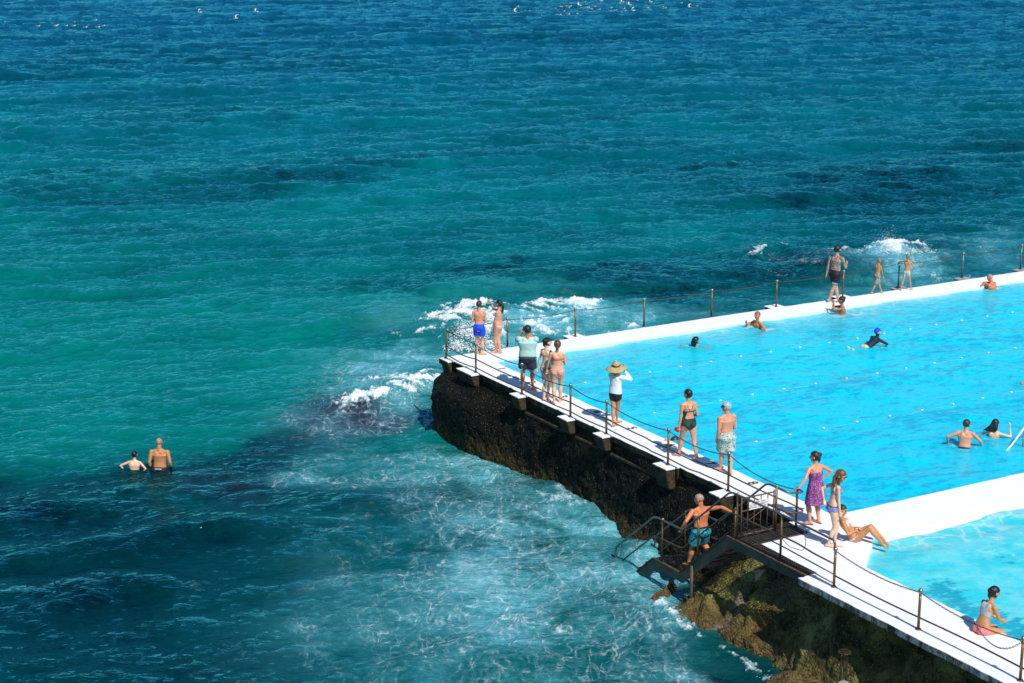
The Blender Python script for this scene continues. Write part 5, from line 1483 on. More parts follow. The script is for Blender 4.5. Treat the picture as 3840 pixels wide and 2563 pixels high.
# 3 man in the mint shirt
fl, fr = G(1958, 1460), G(1998, 1462)
J = pers('man in mint T-shirt and navy shorts holding a phone up to his face', mid(fl, fr), 88, 1.80, 'red', (fl, fr), ((-.16, .22, 1.56), (-.01, .26, 1.55)), fat=1.18, lean=0, sw=.118,
         ehint=(V3(-.7, .2, -1), V3(.9, .2, -1)), hd=((.5, .5, .9), (-.6, .4, .8)), hn=((0, 1, 0), (0, 1, 0)), curl=(40, 40), footyaw=(0, -55))
hair(J, MAT['hair_dark'], 'short', .010); shorts(J, MAT['navy_cloth'], .05, .72, 1.24)
def tshirt(J, mat, sleeve=.62, low=-.035, loose=1.08, name='shirt', vsl=1.0):
    k, m, up, lw, xr, fw = J['k'], J['m'], J['up'], J['low'], J['xr'], J['fw']; B = MB()
    cw = 1.14 if not J['fem'] else .94
    q = loose
    pts = [J['sp0'] + lw * low * k - fw * .005 * k, J['sp0'] + lw * .05 * k, J['sp1'] + lw * .01 * k, J['sp2'], J['sp2'] + up * .035 * k, J['sp3'] - up * .04 * k, J['sp3'] - up * .012 * k]
    rr = [(.104 * m * q, .076 * m * q), (.100 * m * q, .072 * m * q), (.093 * m * q, .064 * m * q), (.097 * cw * m * q, .066 * m * q), (.100 * cw * m * q, .068 * m * q), (.094 * cw * k * q, .052 * k * q), (.048 * k, .036 * k)]
    B.loft(pts, rr, seg=20, ref=xr, round_ends=False)
    for s, n_ in ((-1, 'L'), (1, 'R')):
        A = J['sh' + n_]; E_ = J['el' + n_]
        B.ell(J['sp2'] + up * .045 * k + xr * s * .042 * k - fw * .034 * k, (.044 * k, .036 * k, .054 * k), (xr, fw, up))
        B.ell(A, (.038 * m, .038 * m, .038 * m))
        B.loft([J['sp3'] - up * .014 * k + xr * s * .02 * k, A + up * .004 * k], [.030 * k, .034 * k], seg=10)
        B.loft([A, A.lerp(E_, sleeve)], [.039 * m * vsl, .038 * m * vsl], seg=12, round_ends=False)
    crumple(B, .008, 9)
    return remesh(B, name, mat, J['root'], .009, 1)
tshirt(J, MAT['mint_cloth'], loose=1.12, vsl=1.12)
b = MB(); p = J['hc'] + J['hf'] * .17 + J['hx'] * -.06 + J['hu'] * .02; b.box(p, (.14, .01, .075)); b.build('phone', MAT['black'], parent=J['root'], smooth=False)
# 4 woman with the black cap
fl, fr = G(2040, 1503), G(2054, 1494)
J = pers('slim woman in a black cap and animal-print bikini looking to the right', mid(fl, fr), 48, 1.70, 'fair', (fl, fr), ((-.27, -.04, .80), (.16, .16, .88)), fem=True, fat=.96, lean=3, hyaw=-30,
         ehint=(V3(-.2, -.6, .2), V3(.3, -1, 0)), footyaw=(10, -30), curl=(70, 30))
bikini_bottom(J, MAT['leopard']); bikini_top(J, MAT['leopard']); hair(J, MAT['hair_dark'], 'messy', .008); face(J)
def cap(J, mat, brim=True, name='cap'):
    e = J['e']; F = J['F']
    ex = MB()
    if brim:
        hc, hx, hf, hu = J['hc'], J['hx'], J['hf'], J['hu']
        ex.loft([hc + hf * .045 * e + hu * .034 * e, hc + hf * .075 * e + hu * .034 * e, hc + hf * .105 * e + hu * .026 * e], [(.038 * e, .005 * e), (.036 * e, .004 * e), (.022 * e, .003 * e)], seg=12, ref=hx)
    return wear(J, name, mat, lambda F: (F['typ'] == 7) & (F['hz'] > (.022 + .25 * F['hy'])), off=.014 * e, extra=ex if brim else None)
cap(J, MAT['black_cloth'])
# 5 woman in coral
fl, fr = G(2078, 1516), G(2100, 1508)
J = pers('woman with auburn top knot in coral bikini top and patterned shorts, seen from behind', mid(fl, fr), 86, 1.72, 'pale', (fl, fr), ((-.30, .14, .86), (.13, .22, 1.12)), fem=True, fat=1.08, lean=1,
         ehint=(V3(-.2, -.8, -.2), V3(.5, -1, -.5)), footyaw=(20, -25), curl=(60, 30))
wear(J, 'shorts', MAT['coral_print'], lambda F: ((F['typ'] == 0) & (F['s'] < .035)) | ((F['typ'] == 4) & (F['t'] < .20)), .008)
bikini_top(J, MAT['coral_cloth'], back=(.172, .205), front=(.168, .25)); hair(J, MAT['hair_auburn'], 'topbun', .009)
wear(J, 'waist_tie', MAT['coral_cloth'], band(.098, .106), .004)
for s in (-1, 1):
    kk_ = J['k']; c = J['sp2'] - J['fw'] * .058 * kk_
    strap(J, 'strap', [c + J['xr'] * s * .045 * kk_, c + J['up'] * .05 * kk_ + J['xr'] * s * .05 * kk_, J['sp3'] - J['up'] * .02 * kk_ + J['xr'] * s * .05 * kk_ - J['fw'] * .03 * kk_], .005, MAT['coral_cloth'])
# 6 woman with the straw hat
fl, fr = G(2300, 1602), G(2312, 1588)
J = pers('woman in a wide straw hat, white long-sleeved top and tight black shorts, raising a camera', mid(fl, fr), 52, 1.66, 'tan', (fl, fr), ((-.03, .25, 1.44), (.15, .20, 1.42)), fem=True, fat=.98, lean=0,
         ehint=(V3(-.3, .2, -1), V3(.9, .2, -1)), hd=((.3, .3, .9), (-.3, .4, .9)), footyaw=(0, -20), curl=(45, 45))
wear(J, 'shorts', MAT['black_cloth'], lambda F: ((F['typ'] == 0) & (F['s'] < .05)) | ((F['typ'] == 4) & (F['t'] < .24)), .008)
hair(J, MAT['hair_brown'], 'short', .008)
T = tshirt(J, MAT['white_cloth'], sleeve=1.0, low=-.005, loose=1.10, name='top')
B = MB()
for n_ in 'LR': B.loft([J['el' + n_], J['wr' + n_].lerp(J['el' + n_], .08)], [.036 * J['k'], .026 * J['k']], seg=12)
crumple(B, .004, 12); remesh(B, 'sleeve', MAT['white_cloth'], J['root'], .009, 1)
e = J['e']; B = MB(); hc, hx, hf, hu = J['hc'], J['hx'], J['hf'], J['hu']
u2 = (hu - hf * .18).normalized(); f2 = hx.cross(u2) * -1
n = 40; v = []; f_ = []
for j, (r_, z_) in enumerate([(.060, .016), (.085, .010), (.118, -.004), (.150, -.022), (.152, -.026), (.118, -.010), (.085, .003), (.058, .008)]):
    for i in range(n):
        a = 2 * math.pi * i / n; wv_ = .006 * math.sin(3 * a + 1) * (r_ / .15)
        v.append(hc + hx * r_ * e * math.cos(a) + f2 * r_ * e * math.sin(a) + u2 * (z_ + wv_) * e)
for j in range(7):
    for i in range(n): f_.append((j * n + i, j * n + (i + 1) % n, (j + 1) * n + (i + 1) % n, (j + 1) * n + i))
B.add(v, f_)
B.loft([hc + u2 * .005 * e, hc + u2 * .04 * e, hc + u2 * .068 * e, hc + u2 * .076 * e], [.061 * e, .057 * e, .046 * e, .026 * e], seg=24)
B.build('straw_hat', MAT['straw'], parent=J['root'])
B = MB(); B.loft([hc + u2 * .016 * e, hc + u2 * .032 * e], [.0635 * e, .0610 * e], seg=24, round_ends=False); B.build('hat_band', MAT['black_cloth'], parent=J['root'])
b = MB(); p = J['hc'] + J['hf'] * .16 + J['hx'] * .03 - J['hu'] * .02; b.box(p, (.13, .07, .09)); b.loft([p, p + J['hf'] * .1], [.036, .036], seg=12); b.build('camera', MAT['black'], parent=J['root'])
# 7 walking woman in the dark swimsuit
fl, fr = G(2545, 1712), G(2612, 1727)
J = pers('woman in a dark open-back swimsuit walking with something red in her hand', mid(fl, fr) + Vector((0, 0, 0)), 112, 1.72, 'pink', (fl, fr), ((-.23, .05, .80), (.17, .20, 1.02)), fem=True, fat=1.12, lean=3,
         ehint=(V3(-.2, -.8, 0), V3(.3, -1, -.4)), footyaw=(35, -20), footpitch=(0, 22), hyaw=25, curl=(70, 40))
def suit(F):
    s, x, y = F['s'], F['x'], F['y']
    tr = (F['typ'] == 0) | ((F['typ'] == 4) & (F['t'] < .22))
    bottom = (s < .075) & (s > -.03 - .085 * np.clip(1 - np.abs(x) / .092, 0, 1))
    sides = (s >= .06) & (s < .175) & (y < .03) & (np.abs(x) > .030 + .035 * np.clip((.175 - s) / .10, 0, 1) ** .5)
    front = (y >= .0) & (s >= .06) & (s < .225 - np.abs(x) * .5) & (np.abs(x) < .075)
    brg = (y < .02) & (s > .163) & (s < .185)
    sx = np.clip((s - .18) / .09, 0, 1); st_ = (y < .02) & (s > .175) & (s < .275) & (np.abs(np.abs(x) - (.008 + .040 * sx)) < .007)
    return tr & (bottom | sides | front | brg | st_)
wear(J, 'swimsuit', MAT['dark_floral'], suit, .005); hair(J, MAT['hair_black'], 'short', .009); face(J)
b = MB(); p = J['hdL'] + V3(-.01, .05, -.02); b.box(p, (.05, .13, .10)); b.ell(p + V3(0, .09, -.02), (.03, .05, .05)); b.build('red_goggles', MAT['redplastic'], parent=J['root'])
# 8 grey-haired man
fl, fr = G(2702, 1764), G(2739, 1780)
J = pers('grey-haired man in leafy board shorts and sunglasses strolling along the deck', mid(fl, fr), 118, 1.72, 'pink', (fl, fr), ((-.22, .08, .84), (.17, .24, 1.02)), fat=1.2, lean=2,
         ehint=(V3(-.3, -1, 0), V3(.35, -1, -.4)), footyaw=(40, -10), footpitch=(0, 10), hyaw=35, belly=1.1)
shorts(J, MAT['floral'], .055, .80, 1.24); hair(J, MAT['hair_grey'], 'short', .008); face(J, glasses=True)
# 9 bald man on the stairs
pL, pR = W(13.28, -2.50, -1.42), W(13.70, -2.15, -1.12)
J = pers('bald tanned man in turquoise swim shorts going down the steel stairs, holding both handrails', Vector((mid(pL, pR).x, mid(pL, pR).y, -1.42)), 117, 1.74, 'red', (pL, pR), (W(13.40, -2.80, -.40), W(13.92, -1.82, -.02)), fat=1.2, lean=3, sw=.120, pz=.535 * 1.74,
         ehint=(V3(-.8, -1, .2), V3(.8, -.8, .4)), hyaw=38, hpitch=10, curl=(75, 75), hn=((0, 0, -1), (0, 0, -1)), footyaw=(10, -10))
shorts(J, MAT['teal_print'], .035, .74, 1.22); wear(J, 'waistband', MAT['black_cloth'], band(.025, .06), .016)
hair(J, MAT['hair_stubble'], 'bald', .002, name='stubble'); face(J)
# 10 woman in the purple dress
fl, fr = G(3037, 1968), G(3070, 1962)
J = pers('woman in a purple patterned strapless sundress leaning one hand on the curved handrail', mid(fl, fr), 118, 1.64, 'pink', (fl, fr), (W(15.55, -1.28, .93), (.20, .02, 1.02)), fem=True, fat=1.14, lean=2, roll=-3,
         ehint=(V3(-.6, -.5, -.6), V3(1.6, -.7, .1)), hyaw=40, footyaw=(45, 10), hd=((-.2, .5, -.3), (-.8, .2, -.1)), hn=((0, 0, -1), None))
hair(J, MAT['hair_dark'], 'messy', .010); face(J)
k = J['k']; m = J['m']; B = MB(); lw, up = J['low'], J['up']
B.loft([J['sp2'] + up * .022 * k, J['sp2'] - up * .015 * k, J['sp1'], J['sp0'] + lw * .03 * k, J['sp0'] - lw * .03 * k, J['sp0'] - V3(0, 0, .14 * k), J['sp0'] - V3(0, 0, .235 * k)],
       [(.088 * m, .074 * m), (.090 * m, .078 * m), (.085 * m, .066 * m), (.104 * m, .078 * m), (.114 * m, .090 * m), (.124 * m, .098 * m), (.132 * m, .106 * m)], seg=24, ref=J['xr'], round_ends=False)
for s in (-1, 1): B.ell(J['sp2'] + up * .01 * k + J['xr'] * s * .042 * k + J['fw'] * .055 * m, (.042 * m, .038 * m, .036 * k))
crumple(B, .012, 7); remesh(B, 'dress', MAT['purple_print'], J['root'], .010, 1)
strap(J, 'halter_strap', [J['sp2'] + J['fw'] * .08 * k + J['xr'] * .03 * k + up * .04 * k, J['sp3'] + J['xr'] * .034 * k + J['fw'] * .02 * k, J['sp3'] - J['fw'] * .038 * k + up * .005 * k, J['sp3'] - J['xr'] * .034 * k + J['fw'] * .02 * k, J['sp2'] + J['fw'] * .08 * k - J['xr'] * .03 * k + up * .04 * k], .004, MAT['coral_cloth'])
def sole(J, sd):
    base, fr3, fu, side = J['ff' + sd]; k = J['k']; b = MB()
    b.loft([base - fr3 * .04 * k - fu * .002, base + fr3 * .03 * k - fu * .002, base + fr3 * .118 * k - fu * .002], [(.021 * k, .007), (.023 * k, .007), (.026 * k, .007)], seg=12, ref=side)
    b.loft([base + fr3 * .06 * k + side * .024 * k + fu * .012 * k, base + fr3 * .085 * k + fu * .03 * k, base + fr3 * .06 * k - side * .024 * k + fu * .012 * k], [.005] * 3, seg=6)
    b.build('flip_flop', MAT['thong'], parent=J['root'])
sole(J, 'L'); sole(J, 'R')
# 11 red-haired woman
fl, fr = G(3128, 2050), G(3105, 2052)
J = pers('pale woman with long red hair and sunglasses in a violet bikini with black straps', mid(fl, fr), 4, 1.72, 'fair', (fl, fr), ((-.14, -.16, 1.0), (.15, .12, .78)), fem=True, fat=.98, lean=5, bend=4, hyaw=-35, hpitch=18,
         ehint=(V3(-.3, -1.2, .1), V3(.1, -.8, 0)), footyaw=(-15, -25), hd=((.4, .1, -.6), (-.15, .3, -1)))
bikini_bottom(J, MAT['bikini_print'], full=True); bikini_top(J, MAT['bikini_print']); wear(J, 'bikini_strap', MAT['black_cloth'], band(.168, .178), .005); wear(J, 'hip_strap', MAT['black_cloth'], band(.012, .028), .006)
wear(J, 'shoulder_strap', MAT['black_cloth'], lambda F: T_(F) & (F['s'] > .19) & (np.abs(np.abs(F['x']) - .058) < .008), .004)
hair(J, MAT['hair_red'], 'sidelong', .012); face(J, glasses=True)
# 12 reclining woman
c = G(3202, 2026)
J = pers('woman in a pale pink bikini leaning back with her knees up beside the shallow pool', c, -4, 1.66, 'tan', (G(3318, 2040) + V3(0, .10, -.02), G(3306, 2046) + V3(0, -.02, .0)), ((.04, .02, .30), (.10, .06, .26)), fem=True, fat=1.1,
         pz=.10, lean=-40, bend=8, head_up=False, hyaw=-30, hpitch=42, ehint=(V3(-.8, -1.2, -1), V3(.8, -1.2, -1)), hd=((.6, .6, .2), (-.4, .8, .3)), khint=((-.05, .2, 1), (.05, .2, 1)), footpitch=(28, 28), footyaw=(0, -15), hn=((0, 0, -1), (0, 0, -1)))
bikini_bottom(J, MAT['pale_pink_cloth']); bikini_top(J, MAT['pale_pink_cloth'], front=(.165, .255)); hair(J, MAT['hair_dark'], 'short', .008); face(J)
# 13 seated woman
c = W(21.65, -1.83, 0)
J = pers('woman in grey sports top and pink shorts sitting with her legs in the shallow pool', c, 24, 1.68, 'tan', ((-.10, .62, -.40), (.11, .60, -.42)), ((-.02, .42, .19), (.06, .42, .17)), fem=True, fat=1.04,
         pz=.11, lean=10, bend=14, hyaw=4, hpitch=8, ehint=(V3(-1, -.6, -.6), V3(1, -.7, -.6)), khint=((-.1, .8, 1), (.1, .8, 1)), hd=((.3, .9, -.1), (-.3, .9, -.1)), hn=((0, 0, -1), (0, 0, -1)))
wear(J, 'sports_top', MAT['grey_cloth'], lambda F: T_(F) & (F['s'] > .135) & (((F['s'] < .20) & (F['s'] > .135)) | ((np.abs(F['x']) < .060) & (F['y'] < .02)) | ((np.abs(np.abs(F['x']) - .05) < .016))) & (F['s'] < .285), .005)
wear(J, 'shorts', MAT['pink_cloth'], lambda F: ((F['typ'] == 0) & (F['s'] < .03) & ((F['y'] < .02) | (F['s'] < .02))) | ((F['typ'] == 4) & (F['t'] < .13)), .007)
hair(J, MAT['hair_black'], 'messy', .011); face(J)
# 14 tattooed man
fl, fr = G(3143, 1134), G(3108, 1134)
J = pers('tall bearded man with a tattooed back in black swim shorts walking along the far wall', mid(fl, fr), 44, 1.90, 'tattoo', (fl, fr), ((-.30, -.05, .88), (.20, .36, 1.26)), fat=1.12, lean=4, sw=.118,
         ehint=(V3(-.3, -1, 0), V3(.5, -.2, -1)), footpitch=(0, 38), hd=(None, (-.1, .4, .9)), curl=(30, 50), footyaw=(0, 0), pxy=(0, .03))
sp_ = J
shorts(J, MAT['black_cloth'], .045, .60, 1.14); wear(J, 'white_liner', MAT['white_cloth'], lambda F: (F['typ'] == 4) & (F['t'] > .50) & (F['t'] < .74), .011)
hair(J, MAT['hair_black'], 'short', .012); face(J)
wear(J, 'beard', MAT['hair_black'], lambda F: (F['typ'] == 7) & (F['hz'] < -.022) & (F['hy'] > .0), .007)
# 15 small boy
fl, fr = G(3306, 1101), G(3268, 1104)
J = pers('small fair-haired boy in patterned board shorts walking on the far wall behind the tattooed man', mid(fl, fr), 36, 1.22, 'tan', (fl, fr), ((-.13, .12, .56), (.12, .18, .52)), child=True, fat=.95, lean=3, hs=1.14, sw=.10,
         footpitch=(0, 14), hyaw=0, hpitch=12)
shorts(J, MAT['kid_print'], .05, .92, 1.22); hair(J, MAT['hair_fair'], 'short', .010); face(J)
# 16 little girl
fl, fr = G(3378, 1090), G(3416, 1088)
J = pers('little girl with a braid and pale swim bottom holding a post on the far wall', mid(fl, fr), 60, 1.24, 'tan', (fl, fr), (W(-1.28, 16.9, .90), (.17, .10, .72)), child=True, fat=.92, lean=5, hs=1.12, sw=.10,
         ehint=(V3(-1, -.4, .2), V3(1.2, -.6, -.3)), curl=(60, 30), footpitch=(20, 0), fem=False)
wear(J, 'swim_bottom', MAT['girl_print'], lambda F: ((F['typ'] == 0) & (F['s'] < .02)) | ((F['typ'] == 4) & (F['t'] < .10)), .006); hair(J, MAT['hair_fair'], 'plait', .008); face(J)
# 17 woman with the phone in the pool
wp = G(3160, 1178, PW); 
J = pers('woman with a black bun standing in the pool, filming with a blue phone', V3(wp.x, wp.y, -1.20), 172, 1.66, 'brown', ((-.1, 0, 0), (.1, 0, 0)), ((-.06, .30, 1.46), (.03, .31, 1.47)), fem=True, fat=1.28, lean=4, bust=1.2,
         ehint=(V3(-.8, .2, -1), V3(.8, .2, -1)), hd=((.1, .3, .9), (-.1, .3, .9)), curl=(50, 50))
wear(J, 'swimsuit', MAT['swim_print'], lambda F: T_(F) & (F['s'] < .19) & ((F['s'] < .13) | (F['y'] > .02)), .006)
for s in (-1, 1):
    kk_ = J['k']; strap(J, 'strap', [J['sp2'] + J['fw'] * .078 * kk_ + J['xr'] * s * .04 * kk_, J['sp3'] + J['xr'] * s * .05 * kk_ + J['fw'] * .01 * kk_, J['sp2'] - J['fw'] * .07 * kk_ + J['xr'] * s * .03 * kk_ + J['up'] * .02 * kk_], .008, MAT['swim_print'])
hair(J, MAT['hair_black'], 'bun', .008); face(J)
b = MB(); b.box((-.02, .37, 1.50), (.08, .012, .15)); b.build('phone', MAT['phone'], parent=J['root'], smooth=False)
# 18 red-haired man in the pool
wp = G(2846, 1226, PW)
J = pers('ginger-haired man up to his chest in the pool near the far wall', V3(wp.x, wp.y, -1.34), 205, 1.74, 'red', ((-.1, 0, 0), (.1, 0, 0)), ((-.32, .22, 1.12), (.05, .42, 1.38)), fat=1.05, lean=6, hyaw=20,
         ehint=(V3(-1, -.5, .4), V3(1, 0, -.8)), curl=(30, 50), hd=(None, (-.1, .4, .8)))
hair(J, MAT['hair_ginger'], 'short', .005); face(J)
# 19 long-haired swimmer
wp = G(2604, 1303, PW)
J = pers('swimmer with long wet black hair and arms spread near the far wall of the pool', V3(wp.x, wp.y, -1.46), 62, 1.66, 'brown', ((-.1, -.3, .1), (.1, -.4, .1)), ((-.55, .12, 1.28), (.52, .32, 1.30)), fem=True, fat=1.0, lean=6, hyaw=-22,
         ehint=(V3(-.5, -.6, .4), V3(.5, -.6, .4)))
hair(J, MAT['hair_black'], 'shoulder', .010); face(J); wear(J, 'swim_top', MAT['black_cloth'], band(.13, .18), .005)
# 20 swimmer in the blue cap
wp = G(3283, 1296, PW)
J = pers('breaststroke swimmer in a bright blue cap and dark rash shirt crossing the lanes', V3(wp.x, wp.y, PW - .08), 26, 1.62, 'fair', ((-.14, -.90, .02), (.14, -.92, .02)), ((-.16, .30, .10), (.20, .26, .08)), fem=False, fat=.98,
         pz=.05, pxy=(0, -.36), lean=62, bend=-14, head_up=False, hpitch=-62, hyaw=14, khint=((0, -.2, -1), (0, -.2, -1)), footpitch=(70, 70), ehint=(V3(-1, -.2, .3), V3(1, -.2, .3)))
wear(J, 'rash_shirt', MAT['rash_navy'], lambda F: ((F['typ'] == 0) & (F['s'] > .02)) | ((F['typ'] == 1)) , .006)
cap(J, MAT['cap_blue'], brim=False, name='swim_cap'); face(J, glasses=True)
# 21 bald man at the far right
wp = W(.22, 19.9, 0)
wp = G(3728, 1083, PW)
J = pers('sunburnt bald man resting his head on folded arms on the far wall at the right', V3(wp.x, wp.y, -1.34), 140, 1.74, 'red', ((-.1, 0, 0), (.1, 0, 0)), ((.14, .26, 1.38), (-.22, .30, 1.38)), fat=1.35, lean=12, hpitch=20,
         ehint=(V3(-1, .3, .1), V3(1, .3, .1)), hd=((.9, .2, 0), (-.9, .2, 0)), hn=((0, 0, -1), (0, 0, -1)), hyaw=-10)
hair(J, MAT['hair_stubble'], 'bald', .002, name='stubble'); face(J)
# 22 boy in navy shorts
wp = G(3618, 1672, PW)
J = pers('young man with short brown hair and navy shorts wading away in the pool, arms out', V3(wp.x, wp.y, -1.10), 70, 1.62, 'pink', ((-.18, -.55, .35), (.18, -.60, .3)), ((-.42, .02, 1.0), (.42, .14, .94)), fat=1.15, lean=14, pxy=(0, -.12), pz=.56 * 1.62, hyaw=-10,
         ehint=(V3(-.6, -.6, .6), V3(.6, -.6, .6)))
shorts(J, MAT['deep_navy'], .05, .66, 1.2); hair(J, MAT['hair_brown'], 'short', .010); face(J)
# 23 girl with the long hair
wp = G(3728, 1640, PW)
J = pers('girl with long loose brown hair floating on the water beside the young man', V3(wp.x, wp.y, -1.26), 60, 1.62, 'fair', ((-.12, -.5, .3), (.12, -.5, .3)), ((-.25, .2, 1.2), (.34, .16, 1.42)), fem=True, fat=.95, lean=12, pxy=(0, -.1),
         ehint=(V3(-.6, -.6, -.6), V3(.6, -.2, -1)), hd=(None, (0, .2, 1)))
hair(J, MAT['hair_dark'], 'wetlong', .012); face(J); wear(J, 'swim_bottom', MAT['deep_navy'], lambda F: ((F['typ'] == 0) & (F['s'] < .03)) | ((F['typ'] == 4) & (F['t'] < .2)), .006)
# 24 boy in the sea
wp = G(502, 1748, SEA)
J = pers('boy with short black hair wading chest-deep in the sea', V3(wp.x, wp.y, SEA - 1.10), 82, 1.50, 'fair', ((-.1, 0, 0), (.1, 0, 0)), ((-.27, .05, .92), (.22, .02, .88)), child=True, fat=1.1, lean=8, hs=1.06, sw=.105,
         ehint=(V3(-1.2, -.5, .5), V3(1, -.5, .2)))
hair(J, MAT['hair_black'], 'short', .010); face(J); shorts(J, MAT['black_cloth'], .05, .5, 1.1)
# 25 bald man in the sea
wp = G(600, 1750, SEA)
J = pers('bald man in black trunks and wrist guards standing waist-deep in the sea', V3(wp.x, wp.y, SEA - .99), 84, 1.78, 'tan', ((-.12, 0, 0), (.12, 0, 0)), ((-.27, .02, .88), (.30, .06, .90)), fat=1.2, lean=3, sw=.118,
         ehint=(V3(-.3, -1, .1), V3(.4, -1, .1)), hyaw=18, hpitch=14)
hair(J, MAT['hair_stubble'], 'bald', .002, name='stubble'); face(J); shorts(J, MAT['black_cloth'], .03, .22, 1.06, name='trunks')
wear(J, 'wrist_guard', MAT['black_cloth'], lambda F: ((F['typ'] == 2) & (F['t'] > .45)) | (F['typ'] == 3), .008)
b = MB()
for i in range(9):
    b.box(J['sp0'] + J['low'] * .030 - J['fw'] * (.072 * J['m'] + .030) + J['xr'] * (i - 4) * .021, (.013 + .003 * (i % 3), .004, .030 - .006 * (i % 2)))
b.build('waistband_lettering', MAT['white_cloth'], parent=J['root'], smooth=False)
# 26 swimmer at the wall, only arms out of the water
wp = G(2566, 1648, PW)
J = pers('swimmer mostly under water behind the walking woman, forearm on the deck edge', V3(wp.x, wp.y, PW - .22), 190, 1.68, 'pink', ((.55, -.75, -.1), (.3, -.8, -.1)), (G(2502, 1650, .03), G(2528, 1664, .03)), fat=.95,
         pz=-.24, pxy=(.0, -.3), lean=55, head_up=False, hpitch=-20, khint=((0, 0, -1), (0, 0, -1)), ehint=(V3(-.4, -.8, .6), V3(.4, -.8, .6)), hyaw=0)
hair(J, MAT['hair_brown'], 'short', .008)
# 27 hand of a swimmer at the right edge
wp = G(3915, 1446, PW)
J = pers('swimmer at the right edge of the frame reaching one arm forward over the water', V3(wp.x, wp.y, PW - .2), 172, 1.74, 'tan', ((-.1, -1.0, 0), (.1, -1.0, 0)), ((-.1, -.1, -.1), (.12, .50, .22)), fat=1.0, pz=.0, pxy=(0, -.4), lean=80, head_up=False, hpitch=-30, khint=((0, 0, -1), (0, 0, -1)))
hair(J, MAT['hair_brown'], 'short', .008)

# ================================================================== GULLS
MAT['gull_white'] = simple('white_feathers', (.80, .80, .80), .8, var=.04); MAT['gull_grey'] = simple('grey_feathers', (.30, .32, .34), .8, var=.1)
def gull(flying):
    root = empty('gull', (0, 0, 0), cat='gull')
    b = MB(); b.loft([(0, -.19, .05), (0, -.10, .04), (0, 0, .035), (0, .09, .045), (0, .13, .075), (0, .15, .10)], [(.02, .006), (.045, .04), (.062, .055), (.05, .048), (.03, .03), (.034, .034)], seg=12, ref=(1, 0, 0))
    b.ell((0, .165, .115), (.032, .038, .032)); b.build('body', MAT['gull_white'], parent=root)
    c = MB(); c.loft([(0, .195, .11), (0, .235, .102)], [.009, .003], seg=6); c.build('beak', MAT['rust'], parent=root)
    for s in (-1, 1):
        w = MB()
        if flying:
            pts = [(s * .03, .05, .06), (s * .17, .09, .22), (s * .34, .02, .30), (s * .48, -.09, .33)]
            w.loft(pts, [(.07, .010), (.065, .010), (.05, .007), (.012, .004)], seg=8, ref=(0, 1, 0))
        else:
            w.loft([(s * .045, .08, .065), (s * .055, -.04, .07), (s * .03, -.20, .075), (s * .01, -.26, .09)], [(.018, .035), (.020, .040), (.013, .02), (.004, .008)], seg=8)
        w.build('wing', MAT['gull_white' if flying else 'gull_grey'], parent=root)
    return root
def copy_tree(o):
    r = o.copy(); COL.objects.link(r)
    for ch in list(o.children):
        c = ch.copy(); COL.objects.link(c); c.parent = r
        c.matrix_parent_inverse = ch.matrix_parent_inverse.copy()
    return r
protos = {False: gull(False), True: gull(True)}; used = {False: False, True: False}
c4 = lambda u, v: (1900 + u / 2.349, v / 2.349)
c3_ = lambda u, v: (u / 2.349, v / 2.349)
RF = [(52, 35), (95, 62), (188, 108), (302, 146), (430, 80), (465, 64), (483, 66), (525, 44), (520, 60), (545, 72), (556, 62), (503, 106), (433, 124), (435, 138), (465, 138), (540, 132), (620, 128), (705, 70), (718, 76), (738, 86), (750, 88), (775, 64), (812, 92), (843, 112), (688, 26), (920, 74), (907, 106), (957, 96), (990, 36), (1002, 118), (1030, 84), (1042, 98), (1062, 38), (1242, 76), (1258, 92), (1375, 66), (1395, 76), (1368, 88), (1538, 32), (1675, 60)]
RFly = [(72, 106), (645, 54), (1022, 24), (1087, 48), (1117, 98), (1150, 6), (1272, 22), (1607, 66), (835, 14)]
LF = [(45, 202), (335, 237), (490, 235), (503, 228), (583, 235), (650, 235), (658, 202), (752, 248), (840, 185), (863, 247), (910, 235)]
LFly = [(1762, 113), (2078, 166), (2262, 108)]
for lst, fly, cc, lb, gr in ((RF, False, c4, 'tiny white gull floating in the flock at the top centre of the sea', 'gulls floating at the top centre'), (RFly, True, c4, 'white gull flapping low over the flock at the top centre', 'gulls flying at the top centre'),
                             (LF, False, c3_, 'tiny white gull floating in the loose row at the top left of the sea', 'gulls floating at the top left'), (LFly, True, c3_, 'white gull with raised wings alone between the two flocks', 'gulls flying between the flocks')):
    for (u, v) in lst:
        g_ = protos[fly] if not used[fly] else copy_tree(protos[fly]); used[fly] = True
        z = SEA + (.10 if not fly else random.uniform(.3, .6))
        g_.location = G(*cc(u, v), z); s_ = random.uniform(1.1, 1.3) if fly else random.uniform(1.0, 1.25); g_.scale = (s_,) * 3
        g_.rotation_euler = (0, 0, R(random.uniform(60, 130) if fly else random.uniform(200, 330)))
        g_['label'] = lb; g_['category'] = 'gull'; g_['group'] = gr

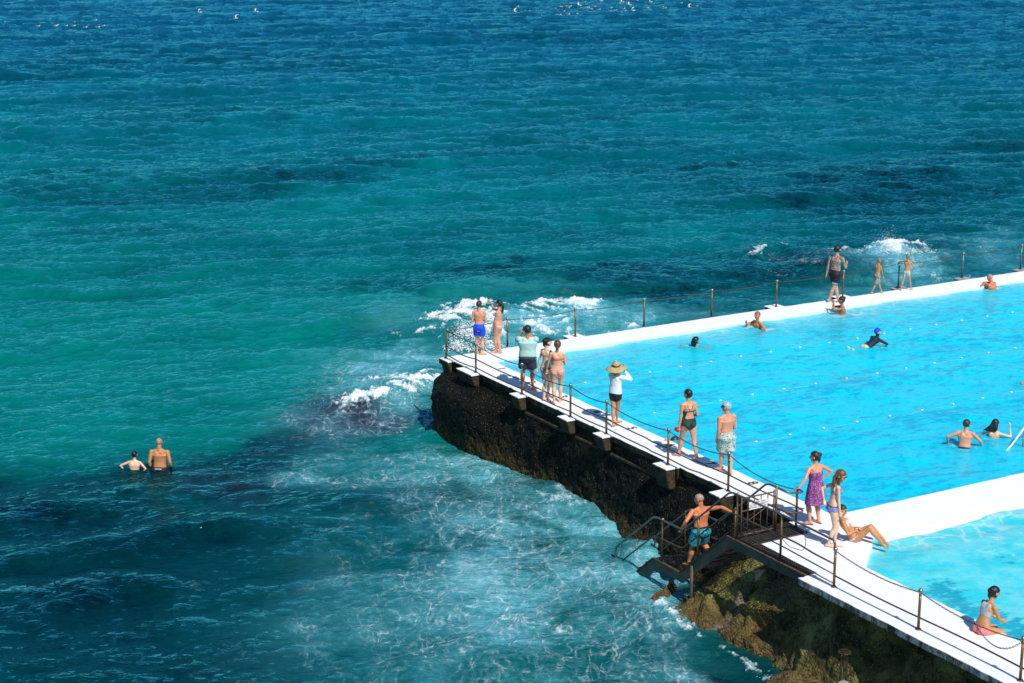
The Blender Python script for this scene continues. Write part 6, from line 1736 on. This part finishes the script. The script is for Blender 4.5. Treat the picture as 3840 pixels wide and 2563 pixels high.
# ================================================================== SPRAY
MAT['spray'] = simple('spray_white', (.86, .89, .91), .9, var=.02)
def spray(name, items, n, label):
    """many small drops thrown up from the breaking crest"""
    base = [(1, 0, 0), (-1, 0, 0), (0, 1, 0), (0, -1, 0), (0, 0, 1), (0, 0, -1)]
    fc = [(0, 2, 4), (2, 1, 4), (1, 3, 4), (3, 0, 4), (2, 0, 5), (1, 2, 5), (3, 1, 5), (0, 3, 5)]
    r = np.random.default_rng(5); b = np.array(base, float); Vv = []; Ff = []; c_ = 0
    for (p, sx, sy, hh, wt_, lx) in items:
        for _ in range(int(n * wt_)):
            k = abs(r.normal()) * .42; a = r.normal(); q = r.normal()
            z = hh * min(k, 1.35) * math.exp(-a * a * .28) + r.uniform(-.05, .05)
            d = np.array([p[0] + a * sx + lx * z + r.normal() * .12 * k, p[1] + q * sy, p[2] + z])
            s = .007 + .026 * r.random() ** 3 * (1.25 - min(1.1, k))
            Vv.append(b * s * (1 + .5 * r.normal(size=(6, 1))) + d); Ff += [tuple(i + c_ for i in f) for f in fc]; c_ += 6
    return mesh_obj(name, np.concatenate(Vv), Ff, MAT['spray'], smooth=False, label=label, cat='spray', kind='stuff')
def ch(x, y, z=SEA): return G(x * 1.6347, y * 1.6347, z)
spray('spray', [(ch(1068, 780), .30, .3, .85, 1.0, -.1), (ch(1098, 790), .30, .3, .65, .6, .1), (ch(1052, 800), .2, .3, .5, .4, -.2), (ch(1120, 800), .35, .3, .3, .3, 0)], 2600, 'white burst of spray behind the far corner of the deck')
spray('spray', [(ch(2030, 596), .35, .4, 1.15, .8, .1), (ch(2070, 596), .5, .4, .6, .6, .3), (ch(2115, 592), .35, .4, .65, .4, .1), (ch(1948, 604), .3, .3, .45, .2, 0)], 4200, 'white burst of spray beyond the tattooed man and the small boy')
spray('spray', [(ch(790, 932), .4, .15,   .10, .4, 0), (ch(850, 917), .5, .2, .14, .5, 0), (ch(915, 902), .5, .2, .18, .5, 0), (ch(975, 895), .4, .2, .14, .3, 0)], 1500, 'low white spray along the small wave breaking left of the sea wall')
spray('spray', [(ch(1450, 1300), .25, .12, .14, .5, 0), (ch(1510, 1275), .25, .12, .18, .6, 0), (ch(1565, 1255), .15, .1, .15, .4, 0)], 1500, 'white froth washing under the steel stairs')
